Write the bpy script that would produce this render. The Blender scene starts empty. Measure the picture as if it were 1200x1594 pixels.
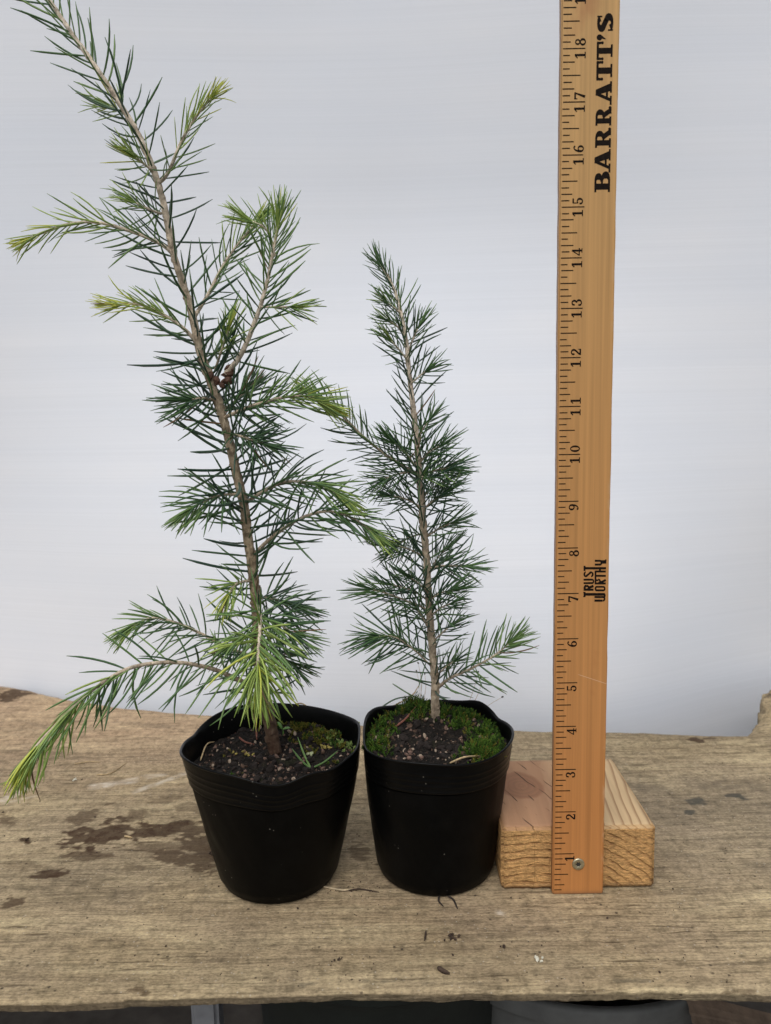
import bpy, bmesh, math, random
import numpy as np
from mathutils import Vector, Matrix

rng = np.random.default_rng(7)
random.seed(7)
SC = bpy.context.scene
COL = SC.collection
INCH = .0254

# ------------------------------------------------------------------ camera
F_PX, W_PX, H_PX = 1244.0, 1200.0, 1594.0
CAM = np.array([0., 0., .2823])
PITCH, ROLL = .1338, -.0186
_fw = np.array([0., math.cos(PITCH), -math.sin(PITCH)])
_up0 = np.array([0., math.sin(PITCH), math.cos(PITCH)])
_rt0 = np.array([1., 0., 0.])
_c, _s = math.cos(ROLL), math.sin(ROLL)
_R = _c*_rt0 + _s*_up0
_U = _c*_up0 - _s*_rt0
cd = bpy.data.cameras.new('camera')
cam = bpy.data.objects.new('camera', cd)
COL.objects.link(cam)
M = Matrix.Identity(4)
for i in range(3):
    M[i][0], M[i][1], M[i][2], M[i][3] = _R[i], _U[i], -_fw[i], CAM[i]
cam.matrix_world = M
cd.sensor_fit = 'VERTICAL'
cd.sensor_height = 36.0
cd.sensor_width = 27.1
cd.lens = F_PX/H_PX*36.0
cd.clip_start = .01
cd.clip_end = 100
cd.dof.use_dof = True
cd.dof.focus_distance = .455
cd.dof.aperture_fstop = 13.0
SC.camera = cam

# ------------------------------------------------------------------ world, sun, exposure
SUN_EL, SUN_ROT = math.radians(58), math.radians(200)
w = bpy.data.worlds.new('World'); SC.world = w; w.use_nodes = True
nt = w.node_tree; nt.nodes.clear()
sky = nt.nodes.new('ShaderNodeTexSky'); sky.sky_type = 'NISHITA'; sky.sun_disc = False
sky.sun_elevation = SUN_EL; sky.sun_rotation = SUN_ROT
sky.air_density = 1.0; sky.dust_density = 4.0; sky.ozone_density = 1.0
hs = nt.nodes.new('ShaderNodeHueSaturation'); hs.inputs['Saturation'].default_value = .22
bg = nt.nodes.new('ShaderNodeBackground'); bg.inputs['Strength'].default_value = .12
ow = nt.nodes.new('ShaderNodeOutputWorld')
nt.links.new(sky.outputs[0], hs.inputs['Color']); nt.links.new(hs.outputs[0], bg.inputs[0]); nt.links.new(bg.outputs[0], ow.inputs[0])
sl = bpy.data.lights.new('sun', 'SUN'); sl.energy = 1.0; sl.angle = math.radians(50); sl.color = (1, .975, .94)
so = bpy.data.objects.new('sun', sl); COL.objects.link(so)
# direction towards the sun for this sky rotation (0 = +Y, clockwise seen from above)
sd = Vector((math.sin(SUN_ROT)*math.cos(SUN_EL), math.cos(SUN_ROT)*math.cos(SUN_EL), math.sin(SUN_EL)))
so.rotation_euler = sd.to_track_quat('Z', 'Y').to_euler(); so.location = (0, 0, 3)
SC.view_settings.view_transform = 'Standard'; SC.view_settings.look = 'None'
SC.view_settings.gamma = 1; SC.view_settings.use_curve_mapping = False
SC.view_settings.exposure = 0.12
SC.render.engine = 'CYCLES'

# ------------------------------------------------------------------ helpers
def ray(px, py):
    return _fw + _R*((px-600)/F_PX) - _U*((py-797)/F_PX)
def on_z(px, py, z=0.):
    d = ray(px, py); t = (z-CAM[2])/d[2]; return CAM + d*t
def on_y(px, py, y):
    d = ray(px, py); t = (y-CAM[1])/d[1]; return CAM + d*t
def project(P):
    d = np.asarray(P) - CAM
    z = d@_fw
    return 600 + F_PX*(d@_R)/z, 797 - F_PX*(d@_U)/z

def _hash(ix, iy, seed):
    n = (ix.astype(np.int64)*374761393 + iy.astype(np.int64)*668265263 + seed*974711) & 0x7fffffff
    n = ((n ^ (n >> 13))*1274126177) & 0x7fffffff
    return ((n ^ (n >> 16)) & 0xffff)/65535.0
def vnoise(x, y, seed=0):
    x = np.asarray(x, float); y = np.asarray(y, float)
    ix, iy = np.floor(x), np.floor(y); fx, fy = x-ix, y-iy
    fx = fx*fx*(3-2*fx); fy = fy*fy*(3-2*fy)
    ix = ix.astype(np.int64); iy = iy.astype(np.int64)
    a = _hash(ix, iy, seed); b = _hash(ix+1, iy, seed); c = _hash(ix, iy+1, seed); d = _hash(ix+1, iy+1, seed)
    return (a*(1-fx)+b*fx)*(1-fy) + (c*(1-fx)+d*fx)*fy
def fbm(x, y, seed=0, oct=4):
    s = 0; a = .5; t = 0
    for i in range(oct):
        s = s + a*vnoise(x*2**i, y*2**i, seed+i*17); t += a; a *= .5
    return s/t
def smooth(a, b, x):
    t = np.clip((x-a)/(b-a), 0, 1); return t*t*(3-2*t)

def mesh_obj(name, verts, faces, mats, parent=None, smooth_shade=True, attrs=None, matidx=None):
    me = bpy.data.meshes.new(name)
    me.from_pydata([tuple(v) for v in verts], [], [tuple(int(i) for i in f) for f in faces])
    for m in (mats if isinstance(mats, (list, tuple)) else [mats]): me.materials.append(m)
    if smooth_shade: me.polygons.foreach_set('use_smooth', [True]*len(me.polygons))
    if matidx is not None: me.polygons.foreach_set('material_index', np.asarray(matidx, dtype=np.int32))
    if attrs:
        for k, a in attrs.items():
            at = me.attributes.new(k, 'FLOAT', 'POINT'); at.data.foreach_set('value', np.asarray(a, dtype=np.float32))
    me.update()
    o = bpy.data.objects.new(name, me); COL.objects.link(o)
    if parent: o.parent = parent
    return o
def grid_obj(name, P, mats, attrs=None, parent=None, closed_u=False):
    nv, nu = P.shape[:2]
    idx = np.arange(nv*nu).reshape(nv, nu)
    if closed_u: idx = np.concatenate([idx, idx[:, :1]], axis=1)
    q = np.stack([idx[:-1, :-1], idx[:-1, 1:], idx[1:, 1:], idx[1:, :-1]], -1).reshape(-1, 4).astype(np.int32)
    me = bpy.data.meshes.new(name)
    me.vertices.add(nv*nu); me.vertices.foreach_set('co', P.reshape(-1).astype(np.float32))
    me.loops.add(q.size); me.loops.foreach_set('vertex_index', q.reshape(-1))
    me.polygons.add(len(q)); me.polygons.foreach_set('loop_start', np.arange(0, q.size, 4, dtype=np.int32))
    me.polygons.foreach_set('use_smooth', np.ones(len(q), dtype=bool))
    me.update(calc_edges=True); me.validate()
    for m in (mats if isinstance(mats, (list, tuple)) else [mats]): me.materials.append(m)
    if attrs:
        for k, a in attrs.items():
            at = me.attributes.new(k, 'FLOAT', 'POINT'); at.data.foreach_set('value', np.asarray(a, dtype=np.float32).reshape(-1))
    o = bpy.data.objects.new(name, me); COL.objects.link(o)
    if parent: o.parent = parent
    return o
def empty(name, loc):
    o = bpy.data.objects.new(name, None); o.location = loc; o.empty_display_size = .01; COL.objects.link(o); return o
def tag(o, label=None, cat=None, group=None, kind=None):
    if label: o['label'] = label
    if cat: o['category'] = cat
    if group: o['group'] = group
    if kind: o['kind'] = kind
    return o
def bm_obj(name, bm, mat, parent=None, smooth_shade=False):
    me = bpy.data.meshes.new(name); bm.to_mesh(me); bm.free()
    for m in (mat if isinstance(mat, (list, tuple)) else [mat]): me.materials.append(m)
    if smooth_shade: me.polygons.foreach_set('use_smooth', [True]*len(me.polygons))
    o = bpy.data.objects.new(name, me); COL.objects.link(o)
    if parent: o.parent = parent
    return o

# ------------------------------------------------------------------ material helper
class NT:
    def __init__(s, name):
        s.m = bpy.data.materials.new(name); s.m.use_nodes = True
        s.t = s.m.node_tree; s.t.nodes.clear()
        s.out = s.n('ShaderNodeOutputMaterial'); s.b = s.n('ShaderNodeBsdfPrincipled')
        s.l(s.b.outputs[0], s.out.inputs[0])
    def n(s, typ, **kw):
        nd = s.t.nodes.new(typ)
        for k, v in kw.items(): setattr(nd, k, v)
        return nd
    def l(s, a, b): s.t.links.new(a, b)
    def set(s, sock, v):
        if isinstance(v, bpy.types.NodeSocket): s.l(v, sock)
        elif isinstance(v, (tuple, list)) and len(v) == 3 and sock.type == 'RGBA': sock.default_value = (*v, 1)
        else: sock.default_value = v
    def coord(s, scale=(1, 1, 1), rot=(0, 0, 0), loc=(0, 0, 0), kind='Object'):
        tc = s.n('ShaderNodeTexCoord'); mp = s.n('ShaderNodeMapping')
        s.l(tc.outputs[kind], mp.inputs[0])
        mp.inputs['Scale'].default_value = scale; mp.inputs['Rotation'].default_value = rot; mp.inputs['Location'].default_value = loc
        return mp.outputs[0]
    def noise(s, vec, scale=5, detail=4, rough=.55, dist=0):
        nd = s.n('ShaderNodeTexNoise'); s.l(vec, nd.inputs['Vector'])
        nd.inputs['Scale'].default_value = scale; nd.inputs['Detail'].default_value = detail
        nd.inputs['Roughness'].default_value = rough; nd.inputs['Distortion'].default_value = dist
        return nd.outputs['Fac']
    def vor(s, vec, scale, feature='F1', out='Distance', rand=1):
        nd = s.n('ShaderNodeTexVoronoi', feature=feature); s.l(vec, nd.inputs['Vector'])
        nd.inputs['Scale'].default_value = scale; nd.inputs['Randomness'].default_value = rand
        return nd.outputs[out]
    def ramp(s, fac, *stops):
        nd = s.n('ShaderNodeValToRGB'); s.l(fac, nd.inputs[0]); cr = nd.color_ramp
        while len(cr.elements) < len(stops): cr.elements.new(.5)
        for e, (p, c) in zip(cr.elements, stops):
            e.position = p; e.color = (*c, 1) if isinstance(c, (tuple, list)) else (c, c, c, 1)
        return nd.outputs[0]
    def mix(s, fac, a, b, mode='MIX'):
        nd = s.n('ShaderNodeMix', data_type='RGBA', blend_type=mode)
        s.set(nd.inputs[0], fac); s.set(nd.inputs[6], a); s.set(nd.inputs[7], b); return nd.outputs[2]
    def math(s, op, a, b=0., c=None):
        nd = s.n('ShaderNodeMath', operation=op); s.set(nd.inputs[0], a); s.set(nd.inputs[1], b)
        if c is not None: s.set(nd.inputs[2], c)
        return nd.outputs[0]
    def attr(s, name):
        nd = s.n('ShaderNodeAttribute'); nd.attribute_name = name; return nd.outputs['Fac']
    def bump(s, h, strength=.5, dist=.001, prev=None):
        nd = s.n('ShaderNodeBump'); nd.inputs['Strength'].default_value = strength; nd.inputs['Distance'].default_value = dist
        s.l(h, nd.inputs['Height'])
        if prev: s.l(prev, nd.inputs['Normal'])
        return nd.outputs[0]
    def fin(s, color=None, rough=None, normal=None, spec=None):
        if color is not None: s.set(s.b.inputs['Base Color'], color)
        if rough is not None: s.set(s.b.inputs['Roughness'], rough)
        if normal is not None: s.l(normal, s.b.inputs['Normal'])
        if spec is not None: s.b.inputs['Specular IOR Level'].default_value = spec
        return s.m

# weathered plank
def mat_plank():
    s = NT('weathered_plank')
    g = s.coord((9, 80, 80)); gf = s.coord((24, 520, 520)); iso = s.coord((1, 1, 1))
    n1 = s.noise(g, 1.0, 6, .6, .6); n2 = s.noise(gf, 1.0, 5, .65, .8)
    blot = s.noise(iso, 14, 4, .55); fine = s.noise(s.coord((.6, 1.2, 1)), 800, 3, .6); mid = s.noise(iso, 150, 4, .65)
    c = s.ramp(n1, (.25, (.20, .150, .088)), (.48, (.345, .268, .160)), (.72, (.50, .405, .245)))
    c = s.mix(s.ramp(blot, (.38, 0.), (.62, .75)), c, (.29, .225, .145))
    c = s.mix(s.math('MULTIPLY', s.attr('warm'), .55), c, (.42, .285, .185))
    c = s.mix(s.math('MULTIPLY', s.attr('grey'), .6), c, (.225, .185, .135))
    c = s.mix(.85, c, s.ramp(n2, (.30, .48), (.5, 1.0), (.72, 1.3)), 'MULTIPLY')
    c = s.mix(.75, c, s.ramp(mid, (.30, .5), (.5, 1.0), (.68, 1.28)), 'MULTIPLY')
    saw = s.noise(s.coord((330, 75, 100), rot=(0, 0, math.radians(20))), 1.0, 3, .55, .4)
    c = s.mix(.22, c, s.ramp(saw, (.32, .6), (.5, 1.0), (.68, 1.2)), 'MULTIPLY')
    lowv = s.noise(s.coord((4, 9, 4), loc=(.7, .2, 0)), 1.0, 4, .6)
    c = s.mix(.8, c, s.ramp(lowv, (.32, .72), (.5, 1.0), (.66, 1.2)), 'MULTIPLY')
    c = s.mix(.62, c, s.ramp(fine, (.34, .55), (.5, 1.), (.66, 1.32)), 'MULTIPLY')
    # dark short splits along the grain
    cv = s.coord((28, 330, 330)); crack = s.noise(cv, 1.0, 3, .5, .3)
    cmask = s.noise(s.coord((5, 14, 5)), 1.0, 3, .5)
    cm = s.math('MULTIPLY', s.ramp(crack, (.62, 0.), (.70, 1.)), s.ramp(cmask, (.42, .15), (.58, 1.)))
    c = s.mix(s.math('MULTIPLY', cm, .78), c, (.085, .06, .035))
    # grit and pits
    v = s.vor(iso, 190); big = s.noise(iso, 45, 2)
    pit = s.math('MULTIPLY', s.ramp(v, (.10, 1.), (.17, 0.)), s.ramp(big, (.52, 0.), (.62, 1.)))
    c = s.mix(s.math('MULTIPLY', pit, .8), c, (.06, .045, .035))
    lv = s.vor(s.coord((1, 1, 1), loc=(3, 1, 0)), 260)
    lp = s.math('MULTIPLY', s.ramp(lv, (.08, 1.), (.14, 0.)), s.ramp(big, (.5, 1.), (.6, 0.)))
    c = s.mix(s.math('MULTIPLY', lp, .45), c, (.55, .5, .42))
    st = s.attr('stain'); stn = s.math('MULTIPLY', st, s.ramp(mid, (.2, .7), (.6, 1.)))
    c = s.mix(stn, c, (.058, .034, .019))
    c = s.mix(s.attr('damp'), c, (.05, .052, .045))
    c = s.mix(s.attr('pale'), c, (.60, .53, .44))
    c = s.mix(s.attr('dark'), c, (.10, .08, .06))
    h = s.math('ADD', s.math('MULTIPLY', n2, .6), s.math('MULTIPLY', fine, .5)); h = s.math('ADD', h, s.math('MULTIPLY', saw, .25)); h = s.math('ADD', h, s.math('MULTIPLY', mid, .8))
    h = s.math('SUBTRACT', h, s.math('MULTIPLY', cm, .9)); h = s.math('SUBTRACT', h, s.math('MULTIPLY', pit, .7))
    r = s.math('SUBTRACT', .85, s.math('MULTIPLY', st, .12))
    return s.fin(c, r, s.bump(h, .8, .0010), .1)

def mat_simple(name, col, rough=.6, var=.2, scale=60, bump=.2, bdist=.0006, spec=.4, metal=0):
    s = NT(name); v = s.coord(); n = s.noise(v, scale, 4, .6)
    c = s.mix(1., col, s.ramp(n, (.3, 1-var), (.7, 1+var)), 'MULTIPLY')
    s.b.inputs['Metallic'].default_value = metal
    return s.fin(c, rough, s.bump(n, bump, bdist), spec)

def mat_sheet():
    s = NT('white_sheet'); v = s.coord((2.0, 2.0, 900)); th = s.noise(v, 1., 3, .6)
    v2 = s.coord((.9, .9, 26)); band = s.noise(v2, 1., 3, .5); iso = s.noise(s.coord(), 5, 3)
    c = s.mix(s.ramp(band, (.3, 0.), (.7, 1.)), (.735, .765, .825), (.785, .805, .85))
    c = s.mix(s.ramp(iso, (.35, 0.), (.65, .5)), c, (.72, .765, .845))
    c = s.mix(.6, c, s.ramp(th, (.3, .965), (.7, 1.03)), 'MULTIPLY')
    h = s.math('ADD', s.math('MULTIPLY', th, .25), s.math('MULTIPLY', band, 1.0))
    return s.fin(c, .75, s.bump(h, .25, .0015), .2)

def mat_pot(name='black_plastic', spec=.09, r0=.30):
    s = NT(name); v = s.coord(); d = s.noise(v, 60, 5, .65); sp = s.vor(v, 260); big = s.noise(v, 55, 2)
    fine = s.noise(s.coord((1, 1, .35)), 700, 3, .6)
    dust = s.ramp(d, (.48, 0.), (.8, .15))
    c = s.mix(dust, (.0018, .0019, .0020), (.018, .017, .015))
    spk = s.math('MULTIPLY', s.ramp(sp, (.07, 1.), (.12, 0.)), s.ramp(big, (.60, 0.), (.66, 1.)))
    c = s.mix(s.math('MULTIPLY', spk, .55), c, (.30, .28, .24))
    r = s.math('ADD', r0, s.math('MULTIPLY', d, .28))
    h = s.math('ADD', s.math('MULTIPLY', fine, .4), d)
    return s.fin(c, r, s.bump(h, .22, .0006), spec)

def mat_soil():
    s = NT('dark_potting_soil'); v = s.coord(); a = s.noise(v, 260, 5, .7); b = s.vor(v, 330); big = s.noise(v, 70, 3)
    c = s.ramp(a, (.3, (.003, .0025, .002)), (.55, (.012, .009, .007)), (.75, (.05, .036, .024)))
    c = s.mix(s.ramp(b, (.05, .35), (.16, 0.)), c, (.16, .11, .085))
    c = s.mix(s.ramp(big, (.58, 0.), (.7, .5)), c, (.03, .032, .012))
    return s.fin(c, .85, s.bump(s.math('ADD', a, b), 1., .0025), .25)

def mat_needle(name, c0, c1):
    s = NT(name); gi = s.n('ShaderNodeNewGeometry'); oi = s.n('ShaderNodeObjectInfo')
    r = s.math('FRACT', s.math('ADD', gi.outputs['Random Per Island'], s.math('MULTIPLY', oi.outputs['Random'], 7.31)))
    c = s.mix(r, c0, c1)
    s.b.inputs['Transmission Weight'].default_value = 0
    return s.fin(c, .42, None, .4)
NEEDLE = [mat_needle('needle_old_green', (.022, .056, .036), (.052, .105, .050)),
          mat_needle('needle_green', (.045, .105, .042), (.085, .165, .055)),
          mat_needle('needle_fresh_green', (.095, .185, .055), (.165, .265, .075)),
          mat_needle('needle_light_green', (.22, .33, .07), (.34, .44, .11)),
          mat_needle('needle_tip_yellow_green', (.42, .47, .06), (.54, .56, .11)),
          mat_needle('needle_dry_brown', (.16, .09, .045), (.24, .15, .08))]

def mat_bark():
    s = NT('sapling_bark'); v = s.coord((1, 1, .35)); n = s.noise(v, 380, 6, .72); p = s.vor(s.coord((1, 1, .5)), 300); pm = s.noise(s.coord(), 150, 4, .65)
    old = s.ramp(n, (.3, (.09, .062, .036)), (.5, (.26, .19, .115)), (.68, (.46, .37, .24)))
    young = s.ramp(n, (.3, (.52, .41, .30)), (.6, (.78, .68, .56)), (.8, (.86, .79, .69)))
    c = s.mix(s.attr('age'), old, young)
    c = s.mix(.9, c, s.ramp(pm, (.34, .55), (.5, 1.), (.64, 1.35)), 'MULTIPLY')
    c = s.mix(s.ramp(p, (.06, .55), (.16, 0.)), c, (.50, .42, .30))
    c = s.mix(s.attr('wet'), c, (.055, .026, .018))
    return s.fin(c, .7, s.bump(s.math('ADD', n, s.math('ADD', p, pm)), 1., .0012), .2)

M_PLANK = mat_plank(); M_SHEET = mat_sheet(); M_POT = mat_pot(); M_RIM = mat_pot('black_plastic_rim', .15, .22); M_SOIL = mat_soil(); M_BARK = mat_bark()
M_INK = mat_simple('printing_ink', (.012, .008, .006), .8, .5, 700, .0, spec=.1)

# ------------------------------------------------------------------ setting: tabletop plank
def edge(pts, z):
    w_ = np.array([on_z(a, b, z) for a, b in pts]); o = np.argsort(w_[:, 0]); return w_[o, 0], w_[o, 1]
fx_, fy_ = edge([(-150, 1568), (0, 1562), (100, 1561), (190, 1556), (198, 1552), (300, 1549), (420, 1546), (520, 1543), (600, 1543), (760, 1543), (900, 1541), (1050, 1542), (1200, 1544), (1350, 1545)], 0)
bx_, by_ = edge([(-160, 1052), (0, 1062), (50, 1070), (120, 1085), (200, 1097), (330, 1108), (500, 1119), (800, 1130), (900, 1133), (1000, 1134), (1100, 1138), (1162, 1138), (1172, 1130), (1179, 1116), (1183, 1100), (1188, 1088), (1196, 1076), (1230, 1060), (1400, 1050)], 0)
xs = np.concatenate([np.arange(-.75, -.42, .01), np.arange(-.42, .46, .0011), np.arange(.46, .80, .01)])
nu = len(xs)
def jag(x, s, amp): return amp*(fbm(x*45, x*0+.3, s, 5)-.5)*2
yf = np.interp(xs, fx_, fy_) + jag(xs, 3, .0016) + jag(xs*5, 9, .0006)
yb = np.interp(xs, bx_, by_) + jag(xs, 5, .003) + jag(xs*4, 15, .011)*smooth(.305, .335, xs)
t = np.linspace(0, 1, 330)
X = np.repeat(xs[None], len(t), 0)
Y = yf[None] + (yb-yf)[None]*t[:, None]
PX, PY = project(np.stack([X, Y, X*0], -1))
Z = (fbm(X*18, Y*160, 21, 4)-.5)*.0011 + (fbm(X*6, Y*9, 31, 3)-.5)*.002
de = np.minimum(Y-yf[None], 1)
Z -= .0016*np.exp(-de/.0022)                                   # worn front arris
Z -= .006*np.exp(-(yb[None]-Y)/.006)
knob = np.exp(-(((PX-1200)/32)**2 + ((PY-1092)/22)**2))
Z += knob*.010 + smooth(.29, .34, X)*smooth(.64, .70, Y)*(fbm(X*110, Y*70, 88, 4)-.5)*.012
# keep the plank flat just where things stand
flat = np.zeros_like(Z)
for (cx, cy, rr) in ((-.068, .458, .04), (.027, .462, .04), (.11, .475, .055)):
    flat = np.maximum(flat, 1-smooth(rr, rr+.015, np.hypot(X-cx, Y-cy)))
Z = Z*(1-.8*flat)
dn = fbm(X*70, Y*130, 41, 5); dn2 = fbm(X*200, Y*380, 47, 4)
def blob(cx, cy, rx, ry, ang=0, edge_=.35):
    a = math.radians(ang); dx, dy = PX-cx, PY-cy
    u = (dx*math.cos(a)+dy*math.sin(a))/rx; v = (-dx*math.sin(a)+dy*math.cos(a))/ry
    r = np.sqrt(u*u+v*v) + (dn-.5)*1.6 + (dn2-.5)*1.5
    return 1-smooth(1-edge_, 1.05, r)
stain = np.zeros_like(Z); damp = stain.copy(); pale = stain.copy(); dark = stain.copy()
for (cx, cy, rx, ry, an, k) in [(165, 1302, 62, 21, -12, .9), (235, 1296, 55, 15, -12, .85), (285, 1290, 55, 14, 3, .7), (312, 1315, 42, 24, 20, .75), (290, 1338, 48, 14, 8, .7), (250, 1318, 55, 10, 0, .5), (135, 1332, 40, 11, -6, .6),
        (127, 1271, 34, 11, -18, .6), (212, 1272, 24, 11, -15, .5), (258, 1247, 26, 6, -14, .35), (298, 1258, 26, 8, 0, .4), (82, 1360, 30, 8, -8, .85), (16, 1406, 18, 9, -20, .7), (8, 1278, 14, 9, 0, .6), (40, 1308, 9, 5, 10, .9),
        (205, 1352, 22, 6, 0, .35), (40, 1345, 34, 8, 0, .3), (24, 1080, 28, 7, -15, .8), (1082, 1151, 15, 5, 0, .95), (1102, 1149, 18, 2.5, 0, .6), (218, 1541, 18, 6, 0, .6), (320, 1345, 22, 9, 12, .6), (1150, 1541, 30, 3, 0, .5), (560, 1330, 18, 16, 0, .5)]:
    stain = np.maximum(stain, min(1, k*1.18)*blob(cx, cy, rx, ry, an, .22))
for (cx, cy, rx, ry, an, k) in [(1084, 1248, 15, 7, 0, .8), (1072, 1265, 10, 6, 0, .8), (1150, 1240, 19, 4.5, 8, .85), (590, 1527, 35, 5, 0, .55), (480, 1531, 28, 4, 0, .5), (700, 1530, 60, 3, 0, .35), (1000, 1526, 60, 4, 0, .4)]:
    damp = np.maximum(damp, k*blob(cx, cy, rx, ry, an, .5))
for (cx, cy, rx, ry, an, k) in [(1000, 1226, 70, 10, 3, .45), (1130, 1225, 90, 14, 3, .45), (1180, 1350, 50, 12, 0, .25), (1060, 1330, 80, 8, 2, .3), (90, 1175, 90, 5, 4, .2), (230, 1130, 70, 4, 5, .3), (60, 1130, 55, 4, 14, .3), (1196, 1098, 14, 2.2, 0, .9), (1186, 1110, 6, 3, 0, .7)]:
    dark = np.maximum(dark, k*blob(cx, cy, rx, ry, an, .9))
def scratch(x0, y0, x1, y1, wd, k):
    global pale
    dx, dy = x1-x0, y1-y0; L = math.hypot(dx, dy)
    s_ = ((PX-x0)*dx+(PY-y0)*dy)/L; n_ = np.abs((PX-x0)*dy-(PY-y0)*dx)/L + (dn-.5)*5
    m = (1-smooth(wd*.4, wd, n_))*smooth(-4, 8, s_)*(1-smooth(L-8, L+4, s_))*(.35+.65*smooth(.4, .6, dn2))
    pale = np.maximum(pale, k*m)
for a in [(-20, 1256, 58, 1222, 5, .6), (138, 1226, 216, 1214, 5, .7), (205, 1234, 292, 1203, 4, .55), (222, 1209, 260, 1207, 3, .4), (0, 1252, 60, 1238, 3, .3), (770, 1420, 785, 1424, 4, .7)]: scratch(*a)
warm = smooth(1280, 1120, PY)*(1-smooth(350, 800, PX))*.9 + .35*np.exp(-((PX-650)/300)**2-((PY-1420)/60)**2)
grey = smooth(600, 1000, PX)*np.exp(-((PY-1280)/90)**2)*.8 + .25*np.exp(-((PX-80)/150)**2-((PY-1340)/60)**2)
top = np.stack([X, Y, Z], -1)
# the underside and the undercut, rough-sawn front and back edges close the slab
TH = .034
und = []
for k, (dz, din) in enumerate([(-.0015, .001), (-.004, .0005), (-.008, .006), (-.018, .020), (-TH, .045)]):
    und.append((dz, din))
rows_f = [np.stack([xs, yf+din+jag(xs*3, 60+i, .0008), np.full(nu, dz)-.0016], -1) for i, (dz, din) in enumerate(und)]
rows_b = [np.stack([xs, yb-din*.4, np.full(nu, dz)-.006], -1) for dz, din in und]
P = np.concatenate([np.array(rows_f[::-1]), top, np.array(rows_b)], 0)
def padr(a): return np.concatenate([np.zeros((5, nu)), a, np.zeros((5, nu))], 0)
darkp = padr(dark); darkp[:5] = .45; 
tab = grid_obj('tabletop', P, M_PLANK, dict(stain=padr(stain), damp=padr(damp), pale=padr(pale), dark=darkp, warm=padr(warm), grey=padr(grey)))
# bottom face
nr = P.shape[0]
me = tab.data
bm = bmesh.new(); bm.from_mesh(me); bm.verts.ensure_lookup_table()
for j in range(nu-1):
    bm.faces.new((bm.verts[j], bm.verts[(nr-1)*nu+j], bm.verts[(nr-1)*nu+j+1], bm.verts[j+1]))
for j in (0, nu-1):
    col_ = [bm.verts[i*nu+j] for i in range(nr)]
    bm.faces.new(col_ if j == 0 else col_[::-1])
bm.to_mesh(me); bm.free()
tag(tab, 'weathered beige plank tabletop with brown stains and a ragged edge', 'tabletop', kind='structure')

# ------------------------------------------------------------------ setting: backdrop sheet and ground
bxs = np.linspace(-1.3, 1.4, 180)
bzs = np.concatenate([np.linspace(-.275, .3, 90), np.linspace(.31, 1.7, 50)])
low = np.interp(bxs, [-1.3, -.6, -.42, -.3, -.15, 0, .12, .22, .32, .45, .8, 1.4], [.92, .85, .815, .775, .738, .715, .705, .715, .775, .83, .86, .9])
k_ = np.hanning(15); k_ /= k_.sum(); low = np.convolve(np.pad(low, 7, mode='edge'), k_, mode='valid')
BX = np.repeat(bxs[None], len(bzs), 0); BZ = np.repeat(bzs[:, None], len(bxs), 1)
tt = smooth(-.05, .5, BZ)
BY = low[None]*(1-tt) + .84*tt + (fbm(BX*2.2, BZ*1.2, 77, 3)-.5)*.03*smooth(.02, .25, BZ) + .02*np.maximum(BZ, 0)
BY += .008*np.sin(BX*9+BZ*3)*smooth(.0, .2, BZ)
sh = grid_obj('backdrop', np.stack([BX, BY, BZ], -1), M_SHEET)
tag(sh, 'plain white sheet hanging behind the tabletop', 'backdrop', kind='structure')
md = sh.modifiers.new('thick', 'SOLIDIFY'); md.thickness = .0008

GZ = -.265
M_GROUND = mat_simple('dusty_concrete', (.13, .115, .10), .9, .45, 18, .6, .004)
gx = np.linspace(-2, 2, 60)
gX, gY = np.meshgrid(gx, np.linspace(-1.5, 2.2, 60))
gr = grid_obj('ground', np.stack([gX, gY, GZ+(fbm(gX*6, gY*6, 5)-.5)*.008], -1), M_GROUND)
tag(gr, 'dusty grey concrete ground under the table', 'ground', kind='structure')

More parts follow.
